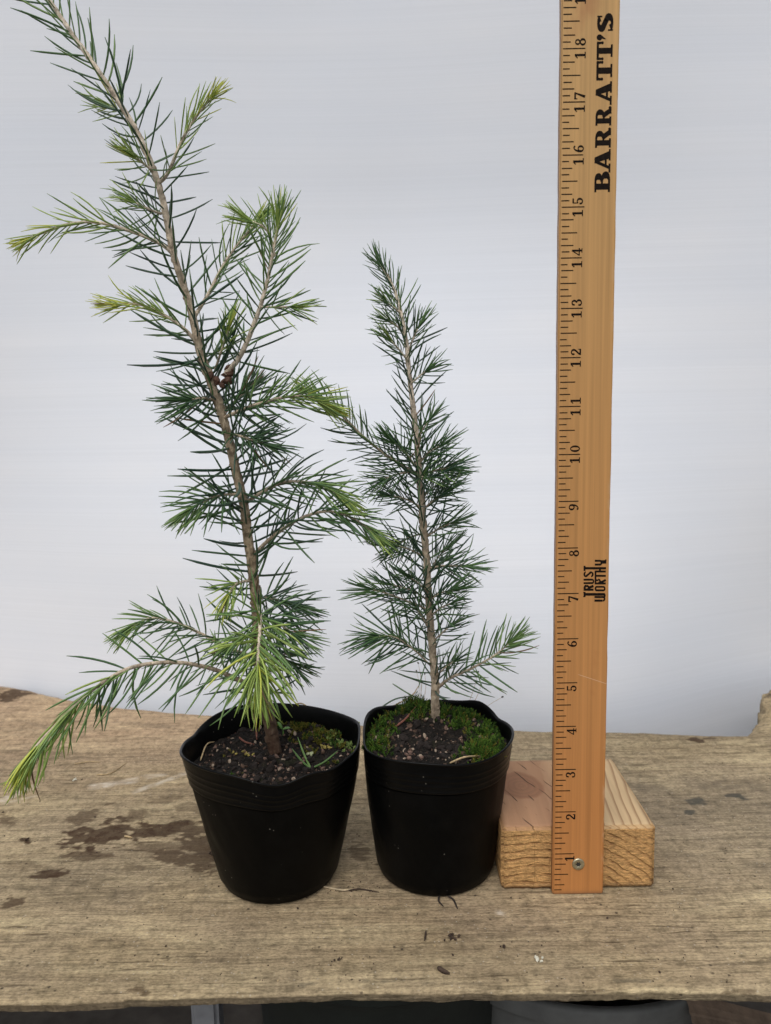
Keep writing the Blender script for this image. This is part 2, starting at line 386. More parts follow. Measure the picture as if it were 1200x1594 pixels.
# ------------------------------------------------------------------ wooden block
BY0 = .4274 + .0052
bl = on_y(781, 1391, BY0); br_ = on_y(1013, 1390, BY0)
BXL, BXR = bl[0], bl[0]+.0889
BH, BD = .0385, .0889
def mat_block():
    s = NT('sawn_pine'); v = s.coord()
    sx = s.n('ShaderNodeSeparateXYZ'); s.l(v, sx.inputs[0])
    wob = s.noise(s.coord((60, 14, 60)), 1, 3)
    dx = s.math('SUBTRACT', sx.outputs[0], .018); dz = s.math('ADD', sx.outputs[2], .062)
    dx = s.math('ADD', dx, s.math('MULTIPLY', sx.outputs[1], -.10))
    r = s.math('SQRT', s.math('ADD', s.math('MULTIPLY', dx, dx), s.math('MULTIPLY', dz, dz)))
    r = s.math('ADD', r, s.math('MULTIPLY', wob, .0022))
    ph = s.math('FRACT', s.math('MULTIPLY', r, 400.0))
    ring = s.ramp(ph, (0, 0.), (.6, .08), (.88, 1.), (.97, .75), (1., 0.))
    geo = s.n('ShaderNodeNewGeometry'); sn = s.n('ShaderNodeSeparateXYZ'); s.l(geo.outputs['Normal'], sn.inputs[0])
    topm = s.ramp(s.math('ABSOLUTE', sn.outputs[2]), (.5, 0.), (.8, 1.))
    xr = s.ramp(s.math('MULTIPLY', sx.outputs[0], 10.), (.35, 0.), (.62, 1.))
    face = s.mix(xr, (.40, .225, .125), (.56, .40, .225))
    ringc = s.mix(xr, (.31, .155, .08), (.30, .175, .085))
    ctop = s.mix(s.math('MULTIPLY', ring, s.math('ADD', .25, s.math('MULTIPLY', xr, .65))), face, ringc)
    fine = s.noise(s.coord((300, 12, 300)), 1, 3)
    ctop = s.mix(.5, ctop, s.ramp(fine, (.3, .85), (.7, 1.12)), 'MULTIPLY')
    # knot
    kx = s.math('DIVIDE', s.math('SUBTRACT', sx.outputs[0], .020), .0175); ky = s.math('DIVIDE', s.math('SUBTRACT', sx.outputs[1], .052), .024)
    kr = s.math('ADD', s.math('SQRT', s.math('ADD', s.math('MULTIPLY', kx, kx), s.math('MULTIPLY', ky, ky))), s.math('MULTIPLY', s.noise(v, 70, 2), .35))
    km = s.math('MULTIPLY', s.ramp(kr, (.9, 1.), (1.0, .0)), topm)
    kring = s.ramp(s.math('FRACT', s.math('MULTIPLY', kr, 5.)), (0, .85), (.7, 1.05), (1, .85))
    ctop = s.mix(s.math('MULTIPLY', km, .72), ctop, s.mix(1., (.27, .125, .065), kring, 'MULTIPLY'))
    # drying checks across the knot side
    cr = s.n('ShaderNodeMapping'); s.l(v, cr.inputs[0]); cr.inputs['Rotation'].default_value = (0, 0, math.radians(-24))
    sc_ = s.n('ShaderNodeSeparateXYZ'); s.l(cr.outputs[0], sc_.inputs[0])
    cw = s.math('FRACT', s.math('ADD', s.math('MULTIPLY', sc_.outputs[0], 105.), s.math('MULTIPLY', s.noise(v, 40, 2), .5)))
    cm = s.math('MULTIPLY', s.ramp(cw, (.0, 1.), (.055, 1.), (.09, 0.)), s.ramp(s.noise(s.coord((90, 25, 1)), 1, 2), (.48, 0.), (.56, 1.)))
    cm = s.math('MULTIPLY', cm, s.math('SUBTRACT', 1., xr))
    ctop = s.mix(s.math('MULTIPLY', cm, .85), ctop, (.06, .03, .02))
    # sawn end grain
    rough_ = s.noise(s.coord((.55, 1, 1.9)), 430, 5, .75, .5); rr2 = s.noise(v, 900, 3, .7); lowf = s.noise(v, 40, 3)
    ph2 = s.math('FRACT', s.math('ADD', s.math('MULTIPLY', r, 210.0), s.math('MULTIPLY', s.noise(v, 90, 3), .9)))
    ring2 = s.ramp(ph2, (0, 0.), (.5, .1), (.85, 1.), (1., 0.)); ring2 = s.math('MULTIPLY', ring2, s.ramp(s.noise(v, 130, 3), (.35, .15), (.6, 1.)))
    cend = s.mix(s.math('MULTIPLY', ring2, .8), (.60, .345, .135), (.26, .12, .045))
    cend = s.mix(.95, cend, s.ramp(rough_, (.30, .40), (.5, 1.0), (.7, 1.6)), 'MULTIPLY')
    cend = s.mix(.6, cend, s.ramp(lowf, (.3, .75), (.7, 1.25)), 'MULTIPLY')
    low_dark = s.ramp(s.math('MULTIPLY', sx.outputs[2], 26.), (.0, .55), (.12, 0.))  # side faces turn darker brown towards the bottom edge
    cend = s.mix(low_dark, cend, (.17, .12, .075))
    c = s.mix(topm, cend, ctop)
    h = s.math('ADD', s.math('MULTIPLY', s.math('ADD', rough_, s.math('ADD', rr2, s.math('MULTIPLY', ring2, -.8))), s.math('SUBTRACT', 1., topm)), s.math('MULTIPLY', s.math('ADD', cm, s.math('MULTIPLY', ring, .15)), -.8))
    return s.fin(c, .75, s.bump(h, .9, .0012), .3)
bm = bmesh.new()
nx_, ny_, nz_ = 44, 40, 20
bmesh.ops.create_cube(bm, size=1)
for v in bm.verts: v.co = Vector(((v.co.x+.5)*(BXR-BXL), (v.co.y+.5)*BD, (v.co.z+.5)*BH))
bmesh.ops.bevel(bm, geom=bm.edges[:], offset=.0014, segments=2, affect='EDGES')
bmesh.ops.subdivide_edges(bm, edges=[e for e in bm.edges if e.calc_length() > .02], cuts=30, use_grid_fill=True)
for v in bm.verts:
    n = fbm(np.array([v.co.x*160+v.co.y*40]), np.array([v.co.z*190+v.co.y*60]), 91)[0]-.5
    if v.co.y < .002: v.co.y += n*.0004
    if v.co.x < .001: v.co.x += .0015*n
    # chipped lower corners
    if v.co.z < .0015 and v.co.y < .002: v.co.z += max(0, n)*.003
blk = bm_obj('wood_block', bm, mat_block(), None, True)
blk.location = (BXL, BY0, 0.0)
tag(blk, 'square offcut of pale pine with a round knot, lying behind the ruler foot', 'wood block')

# ------------------------------------------------------------------ ruler
RX0, RY0, RW, RT = .0922, .4274, .0292, .0052
RLEN = 36*INCH
def mat_ruler():
    s = NT('varnished_ruler_wood'); v = s.coord((520, 520, 5)); g = s.noise(v, 1, 4, .6); g2 = s.noise(s.coord((120, 120, 3)), 1, 3)
    sx = s.n('ShaderNodeSeparateXYZ'); s.l(s.coord(), sx.inputs[0])
    hgt = s.ramp(s.math('MULTIPLY', sx.outputs[2], 2.), (.1, 0.), (.85, 1.))
    base = s.mix(hgt, (.50, .212, .066), (.57, .335, .125))  # brighter light on the upper blade is painted into the wood colour
    c = s.mix(.8, base, s.ramp(g, (.3, .80), (.7, 1.14)), 'MULTIPLY')
    c = s.mix(.7, c, s.ramp(g2, (.3, .86), (.7, 1.12)), 'MULTIPLY')
    bl_ = s.noise(s.coord((30, 30, 18)), 1, 4); c = s.mix(s.ramp(bl_, (.62, 0.), (.72, .45)), c, (.36, .13, .045))
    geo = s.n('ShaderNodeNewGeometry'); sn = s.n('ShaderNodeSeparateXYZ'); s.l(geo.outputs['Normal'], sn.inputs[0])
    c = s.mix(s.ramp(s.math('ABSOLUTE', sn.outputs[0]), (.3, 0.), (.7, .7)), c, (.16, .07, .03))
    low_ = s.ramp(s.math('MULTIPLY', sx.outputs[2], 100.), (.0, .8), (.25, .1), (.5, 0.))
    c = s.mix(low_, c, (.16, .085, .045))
    # worn pale edge spots and a hair scratch
    wv = s.noise(s.coord((160, 160, 60)), 1, 3); ex = s.ramp(s.math('MULTIPLY', sx.outputs[0], 1/RW), (.93, 0.), (1., 1.))
    c = s.mix(s.math('MULTIPLY', ex, s.ramp(wv, (.55, 0.), (.65, .6))), c, (.62, .42, .25))
    ln = s.math('ABSOLUTE', s.math('ADD', s.math('SUBTRACT', sx.outputs[2], .1365), s.math('MULTIPLY', sx.outputs[0], .36)))
    lm = s.math('MULTIPLY', s.ramp(s.math('MULTIPLY', ln, 1000.), (.12, 1.), (.3, 0.)), s.ramp(s.math('MULTIPLY', sx.outputs[0], 50.), (.62, 0.), (.72, .55)))
    c = s.mix(lm, c, (.72, .5, .32))
    return s.fin(c, .42, s.bump(g, .12, .0003), .4)
ruler = empty('wooden_ruler', (RX0, RY0, 0))
tag(ruler, "upright orange-brown wooden yardstick printed BARRATT'S, screwed to the pine offcut", 'ruler')
bm = bmesh.new(); bmesh.ops.create_cube(bm, size=1)
for v in bm.verts: v.co = Vector(((v.co.x+.5)*RW, (v.co.y+.5)*RT, (v.co.z+.5)*RLEN))
bmesh.ops.bevel(bm, geom=bm.edges[:], offset=.0006, segments=2, affect='EDGES')
bmesh.ops.subdivide_edges(bm, edges=[e for e in bm.edges if e.calc_length() > .5], cuts=240)
for v in bm.verts:
    if abs(v.co.x) < .0002 or abs(v.co.x-RW) < .0002:
        v.co.x += (fbm(np.array([v.co.z*60]), np.array([v.co.x*100]), 12)[0]-.5)*.0005
bm_obj('blade', bm, mat_ruler(), ruler, False)

INK = -.00006
class Glyph:
    """collects convex polygons in (u, v) metres on the ruler face"""
    def __init__(s, fn): s.v = []; s.f = []; s.fn = fn; s.k = 0
    def poly(s, pts):
        s.k += 1; b = len(s.v); y = INK - .0000015*(s.k % 14)
        for p in pts:
            u, w_ = s.fn(*p); s.v.append((u, y, w_))
        s.f.append(list(range(b, b+len(pts))))
    def rect(s, x0, y0, x1, y1): s.poly([(x0, y0), (x1, y0), (x1, y1), (x0, y1)])
    def line(s, x0, y0, x1, y1, w0, w1=None, horiz=False):
        w1 = w0 if w1 is None else w1
        if horiz: s.poly([(x0-w0/2, y0), (x0+w0/2, y0), (x1+w1/2, y1), (x1-w1/2, y1)]); return
        dx, dy = x1-x0, y1-y0; L = math.hypot(dx, dy); nx, ny = -dy/L, dx/L
        s.poly([(x0+nx*w0/2, y0+ny*w0/2), (x1+nx*w1/2, y1+ny*w1/2), (x1-nx*w1/2, y1-ny*w1/2), (x0-nx*w0/2, y0-ny*w0/2)])
    def arc(s, cx, cy, rx, ry, a0, a1, thick, thin, n=14):
        ps = []
        for i in range(n+1):
            a = math.radians(a0+(a1-a0)*i/n); c, si = math.cos(a), math.sin(a)
            w_ = thin+(thick-thin)*c*c
            ps.append((cx+(rx+w_/2)*c, cy+(ry+w_/2)*si, cx+(rx-w_/2)*c, cy+(ry-w_/2)*si))
        for p, q in zip(ps[:-1], ps[1:]): s.poly([(p[0], p[1]), (q[0], q[1]), (q[2], q[3]), (p[2], p[3])])
    def disc(s, cx, cy, r): s.poly([(cx+r*math.cos(i*.6283), cy+r*math.sin(i*.6283)) for i in range(10)])
    def build(s, name):
        # all faces look at -Y
        fs = []
        for f in s.f:
            p = [s.v[i] for i in f]; A = sum(p[i][0]*p[(i+1) % len(p)][2]-p[(i+1) % len(p)][0]*p[i][2] for i in range(len(p)))
            fs.append(f if A > 0 else f[::-1])
        return mesh_obj(name, s.v, fs, M_INK, ruler, False)

# graduation marks
g = Glyph(lambda u, v: (u, v))
for k in range(1, 36*8):
    v = k*INCH/8; L = {0: .50, 4: .385, 2: .29, 6: .29}.get(k % 8, .215)*INCH
    j = random.uniform(-.00012, .00012)
    g.rect(.0011+random.uniform(-.0002, .0003), v-.00027+j, .0011+L-.0015+random.uniform(-.0003, .0003)*2, v+.00027+j)
g.build('graduation_marks')

def digit(g, d):
    k, t = .19, .10
    if d == 1:
        g.rect(.24, 0, .44, 1); g.line(.08, .74, .3, .97, .10); g.rect(.06, 0, .62, .10)
    elif d == 2:
        g.arc(.32, .70, .22, .23, 165, -35, k, t); g.line(.52, .58, .10, .12, .15); g.rect(.05, 0, .62, .15); g.disc(.13, .70, .09); g.rect(.55, .0, .63, .26)
    elif d == 3:
        g.arc(.30, .74, .20, .20, 160, -90, k, t); g.arc(.30, .28, .24, .23, 90, -160, k, t); g.disc(.11, .74, .08); g.disc(.09, .26, .09)
    elif d == 4:
        g.rect(.38, 0, .56, 1); g.line(.46, .97, .04, .30, .09); g.rect(.0, .24, .70, .34); g.rect(.26, 0, .68, .08)
    elif d == 5:
        g.rect(.10, .86, .56, 1); g.rect(.10, .46, .19, .98); g.arc(.29, .31, .23, .25, 130, -160, k, t); g.disc(.09, .26, .09)
    elif d == 6:
        g.arc(.34, .30, .22, .24, 0, 360, k, t, 22); g.arc(.46, .36, .34, .58, 180, 85, k, t); g.disc(.53, .88, .09)
    elif d == 7:
        g.rect(.04, .84, .64, 1); g.line(.58, .90, .26, 0, .12, .24); g.rect(.03, .70, .12, 1)
    elif d == 8:
        g.arc(.34, .75, .19, .19, 0, 360, k*.8, t, 20); g.arc(.34, .28, .23, .23, 0, 360, k, t, 20)
    elif d == 9:
        g.arc(.32, .70, .22, .24, 0, 360, k, t, 22); g.arc(.20, .64, .34, .58, 0, -95, k, t); g.disc(.13, .12, .09)
    elif d == 0:
        g.arc(.34, .5, .23, .44, 0, 360, k, t, 24)
DH = .215*INCH; BASE = .485*INCH
def numeral(n):
    ds = [int(c) for c in str(n)]; v0 = n*INCH; wdt = .66*DH
    jx = random.uniform(-.0003, .0003)
    for i, d in enumerate(ds):
        if len(ds) == 1: st = v0-.05*INCH-wdt
        else: st = (v0-.055*INCH-wdt) if i == 0 else v0+.045*INCH
        g = Glyph(lambda x, y, st=st: (BASE+jx-y*DH, st+x*DH)); digit(g, d)
        g.build('numeral')
for n in range(1, 25): numeral(n)

def letter(g, c):
    K, T = .30, .13
    def stem(x): g.rect(x, 0, x+K, 1)
    if c == 'B':
        stem(.12); g.rect(0, 0, .3, .13); g.rect(0, .87, .3, 1); g.rect(.3, .87, .56, 1); g.rect(.3, .0, .58, .13); g.rect(.3, .46, .56, .58)
        g.arc(.52, .745, .24, .19, -95, 95, .34, T); g.arc(.54, .29, .29, .225, -95, 95, .36, T)
    elif c == 'A':
        g.line(.20, .04, .55, 1, .17, .17, True); g.line(.88, .04, .60, 1, .40, .30, True); g.rect(.3, .24, .75, .37)
        g.rect(-.04, 0, .42, .12); g.rect(.58, 0, 1.16, .12); g.rect(.44, .92, .72, 1.02)
    elif c == 'R':
        stem(.12); g.rect(0, 0, .52, .13); g.rect(0, .87, .3, 1); g.rect(.3, .87, .56, 1); g.rect(.3, .42, .56, .54)
        g.arc(.52, .715, .25, .215, -95, 95, .34, T); g.line(.60, .48, .84, .10, .34, .32, True); g.rect(.68, 0, 1.06, .13); g.disc(1.02, .10, .09)
    elif c == 'T':
        g.rect(.33, 0, .65, 1); g.rect(.16, 0, .82, .12); g.rect(.04, .86, .94, 1)
        g.line(.08, .98, .06, .60, .16, .10); g.line(.90, .98, .92, .60, .16, .10); g.disc(.07, .64, .08); g.disc(.91, .64, .08)
    elif c == "'":
        g.disc(.22, .84, .18); g.line(.30, .84, .12, .46, .22, .05)
    elif c == 'S':
        g.arc(.44, .72, .25, .20, 25, 250, .36, .16); g.arc(.46, .28, .27, .21, 70, -155, .38, .16); g.line(.26, .62, .68, .38, .30)
        g.rect(.72, .68, .80, 1.0); g.rect(.06, .0, .14, .32)
# letters as they stand on the blade, from bottom to top
spots = [('B', 1487, 1340), ('A', 1330, 1157), ('R', 1143, 985), ('R', 972, 820), ('A', 806, 632), ('T', 622, 470), ('T', 464, 320), ("'", 318, 255), ('S', 248, 110)]
wid = dict(B=.92, A=1.14, R=1.12, T=.98, S=.86); wid["'"] = .46
g = None
for c, ya, yb2 in spots:
    def xx(Yc): return 245+(1487-Yc)*(272-245)/(1487-110)
    def pt(x, y, Yc, up):
        X_ = 900+(xx(Yc)-(up*136))/4.975; p = on_y(X_, Yc/4.975, RY0); return p[0]-RX0, p[2]
    (u0, v0), (u1, v1) = pt(0, 0, ya, 0), pt(0, 0, yb2, 0)
    hgt = .0080
    def fn(x, y, u0=u0, v0=v0, u1=u1, v1=v1, wd=wid[c]):
        a = x/wd; return u0+(u1-u0)*a-y*hgt, v0+(v1-v0)*a
    g2 = Glyph(fn); letter(g2, c); g2.build('letter')
# TRUST WORTHY maker's mark, drawn where it stands
def fm(Xc, Yc):
    p = on_y(895+Xc/17.72, 855+Yc/17.72, RY0); return p[0]-RX0, p[2]
g = Glyph(fm)
g.rect(235, 1175, 290, 1310); g.rect(235, 1205, 820, 1280); g.rect(225, 1175, 290, 1200); g.rect(225, 1290, 285, 1320)     # T with the long stem
g.rect(235, 1085, 510, 1145); g.arc(310, 1060, 45, 55, 90, 270, 60, 60); g.rect(255, 995, 350, 1045); g.arc(320, 1060, 55, 50, -90, 90, 50, 60); g.line(380, 1060, 510, 1010, 70)   # R
g.rect(235, 905, 480, 960); g.rect(235, 810, 480, 865); g.arc(470, 885, 40, 48, -90, 90, 40, 52)                                # U
g.arc(300, 690, 42, 60, 30, 265, 50, 44); g.arc(440, 690, 48, 60, -150, 85, 50, 44); g.line(310, 735, 430, 645, 52)           # S
g.rect(235, 455, 290, 600); g.rect(235, 490, 855, 555)                                                                   # T whose stem is the H
g.rect(535, 1385, 760, 1445); g.rect(535, 1290, 780, 1345); g.arc(770, 1365, 45, 50, -90, 90, 45, 56); g.arc(780, 1275, 42, 45, -90, 90, 45, 52)   # W
g.rect(590, 1105, 790, 1160); g.rect(590, 1010, 790, 1060); g.arc(780, 1085, 38, 50, -90, 90, 45, 52); g.arc(595, 1085, 30, 50, 90, 270, 45, 52)    # O
g.rect(540, 915, 850, 970); g.rect(540, 590, 590, 970); g.line(680, 930, 850, 845, 62); g.arc(640, 880, 50, 48, -90, 90, 44, 50); g.rect(560, 832, 640, 878)   # R
g.rect(560, 705, 850, 760); g.rect(560, 585, 850, 640); g.rect(660, 540, 715, 600)                                          # T, H
g.rect(545, 395, 700, 450); g.rect(545, 290, 700, 345); g.arc(690, 370, 40, 50, -90, 90, 45, 52); g.rect(700, 345, 860, 395); g.line(840, 395, 850, 280, 40); g.rect(720, 300, 830, 345)   # Y
g.build('maker_mark')

# screw
SX, SZ = on_y(900, 1345, RY0)[[0, 2]]
M_BRASS = mat_simple('zinc_yellow_screw', (.47, .43, .30), .38, .25, 500, .3, .0002, .5, .85)
M_DARKHOLE = mat_simple('screw_recess', (.03, .028, .025), .6, .2, 300)
bm = bmesh.new()
prof = [(.0006, 0), (.0018, -.0003), (.0030, -.0004), (.0035, -.0001), (.0036, .0003), (.0030, .0016), (.0016, .0034), (.0015, .018)]
n = 32; rows = []
for i, (r, y) in enumerate(prof):
    row = []
    for k in range(n):
        a = 2*math.pi*k/n
        rr = r if i else .0012+.0003*math.cos(6*a)
        row.append(bm.verts.new((rr*math.cos(a), y, rr*math.sin(a))))
    rows.append(row)
for a_, b_ in zip(rows[:-1], rows[1:]):
    for k in range(n): bm.faces.new((a_[k], a_[(k+1) % n], b_[(k+1) % n], b_[k]))
bm.faces.new(rows[-1]); bmesh.ops.recalc_face_normals(bm, faces=bm.faces[:])
screw = bm_obj('screw', bm, M_BRASS, ruler, True); screw.location = (SX-RX0, -.0003, SZ)
bm = bmesh.new()
f1 = [bm.verts.new(((.00125+.0003*math.cos(6*2*math.pi*k/n))*math.cos(2*math.pi*k/n), -.00008, (.00125+.0003*math.cos(6*2*math.pi*k/n))*math.sin(2*math.pi*k/n))) for k in range(n)]
bm.faces.new(f1)
bm_obj('star_recess', bm, M_DARKHOLE, screw)

# ------------------------------------------------------------------ pots
def pot(name, cx, cy, rb, rt, h, soil_z, seed, rimz, rmod, label, contact):
    root = empty(name, (cx, cy, 0)); tag(root, label, 'plant pot', 'black nursery pots on the plank')
    N = 160; th = np.linspace(0, 2*math.pi, N, endpoint=False)
    def shape(r, z, tz, off=0):
        k = r*(1+rmod(th)*tz**1.5)
        x = k*np.cos(th); y = k*np.sin(th)
        zz = np.full(N, z)+rimz(th)*smooth(.6, 1, tz)
        side, lim = contact
        lim_l = lim-cx
        if side > 0:
            m = lim_l-off; x = np.where(x > m-.006, m-.006+.006*np.tanh((x-m+.006)/.006), x)
        else:
            m = lim_l+off; x = np.where(x < m+.006, m+.006-.006*np.tanh((m+.006-x)/.006), x)
        return np.stack([x, y, zz], -1)
    prof = [(.0, .0012, 0), (rb*.5, .0012, 0), (rb*.86, .0006, 0), (rb*.95, .0003, 0), (rb*.99, .0016, .02), (rb*1.01, .004, .05)]
    nz = 34
    for i in range(1, nz):
        t_ = i/nz; z = .004+(h*.80-.004)*t_; r = rb*1.01+(rt-.0006-rb*1.01)*(z/h)**.92
        prof.append((r, z, z/h))
    wall = np.array([shape(r, z, tz) for r, z, tz in prof])
    wall += (fbm(np.cos(th)*4+wall[..., 2]*40, np.sin(th)*4+seed, seed, 3)-.5)[..., None]*np.stack([np.cos(th), np.sin(th), th*0], -1)*.0012*smooth(.01, .03, wall[..., 2])[..., None]
    grid_obj('pot_wall', wall, M_POT, parent=root, closed_u=True)
    # rim band: fine moulded rings, lip, and the inner wall down to the soil
    bp = []
    zb = .79*h
    for i in range(40):
        t_ = i/39; z = zb+(h-zb)*t_; r = rt*(.955+.045*t_)*1.0
        r = rb*1.01+(rt-rb*1.01)*(z/h)**.92 + .00020*max(0, math.sin(t_*5*2*math.pi))*(t_ < .82) + .0002
        bp.append((r, z, z/h, 0))
    r = rt
    bp += [(r+.0007, h+.0003, 1, 0), (r+.0008, h+.0009, 1, 0), (r+.0002, h+.0014, 1, 0), (r-.0006, h+.0009, 1, .0010), (r-.0010, h, 1, .0014)]
    for z in np.linspace(h-.002, soil_z-.012, 12):
        bp.append((rb*1.01+(rt-rb*1.01)*(z/h)**.92-.0012, z, z/h, .0015))
    band = np.array([shape(r, z, tz, off) for r, z, tz, off in bp])
    grid_obj('rim', band, M_RIM, parent=root, closed_u=True)
    inner = lambda z: rb*1.01+(rt-rb*1.01)*(z/h)**.92-.0010
    return root, inner, shape

def dirfn(deg, width):  # bump centred on a direction
    def f(th): return np.exp(-((np.angle(np.exp(1j*(th-math.radians(deg)))))/math.radians(width))**2)
    return f
LX, LY = -.0690, .4560
RXc, RYc = .0268, .4610
CONTACT = -.0168
lr = lambda th: -.0042*dirfn(-80, 17)(th)+.0014*dirfn(-62, 9)(th)-.0012*dirfn(-45, 10)(th)+.0012*np.cos(3*th)+.002*dirfn(-150, 18)(th)+.0015*dirfn(120, 30)(th)-.002*dirfn(160, 14)(th)
lm = lambda th: .012*np.cos(2*th+.4)-.05*dirfn(-72, 15)(th)+.02*dirfn(-150, 15)(th)-.03*dirfn(168, 9)(th)+.012*np.cos(5*th)
rr_ = lambda th: .004*dirfn(48, 14)(th)+.003*dirfn(140, 18)(th)-.0015*dirfn(-90, 50)(th)+.001*np.cos(4*th+1)
rm = lambda th: .012*np.cos(3*th+1)+.035*dirfn(40, 14)(th)-.03*dirfn(22, 9)(th)+.02*dirfn(-35, 30)(th)-.02*dirfn(-100, 25)(th)
potL, inL, shL = pot('nursery_pot', LX, LY, .0345, .0535, .0850, .072, 3, lr, lm, 'black plastic pot with wide flaring rim, holding the taller sapling', (1, CONTACT-.0002))
potR, inR, shR = pot('nursery_pot', RXc, RYc, .0350, .0462, .0860, .078, 5, rr_, rm, 'black plastic pot with straighter sides and mossy top, holding the shorter sapling', (-1, CONTACT+.0002))

# ------------------------------------------------------------------ soil, grains, moss
M_GRAIN = [mat_simple('bark_grain', (.085, .05, .033), .85, .5, 300), mat_simple('pumice_grain', (.33, .255, .19), .85, .3, 300), mat_simple('pink_grain', (.17, .105, .08), .85, .3, 300), mat_simple('black_crumb', (.015, .010, .008), .9, .4, 300)]
M_MOSS = []
for nm, a, b in (('moss_green', (.035, .085, .009), (.095, .17, .022)), ('moss_dark', (.012, .034, .006), (.04, .08, .012)), ('moss_olive', (.09, .085, .012), (.19, .165, .03)), ('moss_pale', (.22, .32, .09), (.36, .46, .16))):
    s = NT(nm); gi = s.n('ShaderNodeNewGeometry')
    M_MOSS.append(s.fin(s.mix(gi.outputs['Random Per Island'], a, b), .7, None, .2))

ICO = bmesh.new(); bmesh.ops.create_icosphere(ICO, subdivisions=1, radius=1)
IV = np.array([v.co[:] for v in ICO.verts]); IF = np.array([[v.index for v in f.verts] for f in ICO.faces]); ICO.free()
def rand_rot():
    q = rng.normal(size=4); q /= np.linalg.norm(q); a, b, c, d = q
    return np.array([[1-2*(c*c+d*d), 2*(b*c-a*d), 2*(b*d+a*c)], [2*(b*c+a*d), 1-2*(b*b+d*d), 2*(c*d-a*b)], [2*(b*d-a*c), 2*(c*d+a*b), 1-2*(b*b+c*c)]])
def lumps(name, items, mats, parent=None):
    V, Fc, mi = [], [], []
    for (p, r, m, sq) in items:
        v = IV*(1+rng.normal(size=(len(IV), 1))*.16)*np.array([1, sq, sq*.8])*r
        v = v@rand_rot().T+np.asarray(p)
        Fc.append(IF+len(V)*len(IV)); V.append(v); mi += [m]*len(IF)
    return mesh_obj(name, np.concatenate(V), np.concatenate(Fc), mats, parent, False, None, mi)

def soil(name, cx, cy, inner, shape, sz, hfn, seed, label):
    N = 160; rs = np.linspace(0, 1, 44); th = np.linspace(0, 2*math.pi, N, endpoint=False)
    rimp = shape(inner(sz)+.0002, sz, sz/.085, .0012)[:, :2]
    Pm = np.zeros((len(rs), N, 3))
    for i, r in enumerate(rs): Pm[i, :, :2] = rimp*r+np.array([cx, cy])
    Pm[..., 2] = sz+hfn(Pm[..., 0]-cx, Pm[..., 1]-cy)*smooth(1.0, .8, rs)[:, None]+(fbm(Pm[..., 0]*190, Pm[..., 1]*190, seed, 4)-.5)*.006*(rs[:, None] > .02)
    # floor of the root ball so that the soil is a body, not a skin
    low = Pm[-1:].copy(); low[..., 2] = .006; low[..., 0] = cx+(low[..., 0]-cx)*.60; low[..., 1] = cy+(low[..., 1]-cy)*.60
    Pm = np.concatenate([Pm, low], 0)
    o = grid_obj(name, Pm, M_SOIL, closed_u=True)
    tag(o, label, 'soil', kind='stuff')
    def hz(x, y):
        dx, dy = x-cx, y-cy
        r = np.hypot(dx, dy)/inner(sz)
        return sz+hfn(np.array([dx]), np.array([dy]))[0]*smooth(1., .8, r)+(fbm(np.array([x*190]), np.array([y*190]), seed, 4)[0]-.5)*.006
    return o, hz
hL = lambda dx, dy: .002*np.cos(dx*40)+.004*smooth(0, .045, dy)+.003*smooth(.0, .05, dx)*smooth(-.01, .03, dy)
hR = lambda dx, dy: .003+.009*np.exp(-((dx+.010)/.022)**2-((dy-.022)/.018)**2)+.005*np.exp(-((dx-.02)/.022)**2-((dy-.012)/.02)**2)
soilL, hzL = soil('potting_soil', LX, LY, inL, shL, .0715, hL, 301, 'dark crumbly potting soil with tan grains around the taller stem')
soilR, hzR = soil('potting_soil', RXc, RYc, inR, shR, .0775, hR, 302, 'dark potting soil between moss cushions around the shorter stem')
def scatter(cx, cy, inner, sz, hz, n, parent, seed, keep):
    it = []
    while len(it) < n:
        a = rng.uniform(0, 2*math.pi); r = math.sqrt(rng.uniform(0, 1))*(inner(sz)-.003)
        x, y = cx+r*math.cos(a), cy+r*math.sin(a)
        if rng.random() > keep(x-cx, y-cy): continue
        m = rng.choice(4, p=[.34, .11, .16, .39]); R_ = (.00035+.0016*rng.random()**2.2)*(1.0 if m != 3 else 1.7)
        it.append(((x, y, hz(x, y)+R_*.25), R_, m, rng.uniform(.4, .95)))
    o = lumps('soil_grains', it, M_GRAIN, parent); o['kind'] = 'stuff'; return o
scatter(LX, LY, inL, .0715, hzL, 900, soilL, 1, lambda dx, dy: .9 if dy < .015 else .5)
scatter(RXc, RYc, inR, .0775, hzR, 700, soilR, 2, lambda dx, dy: .9)

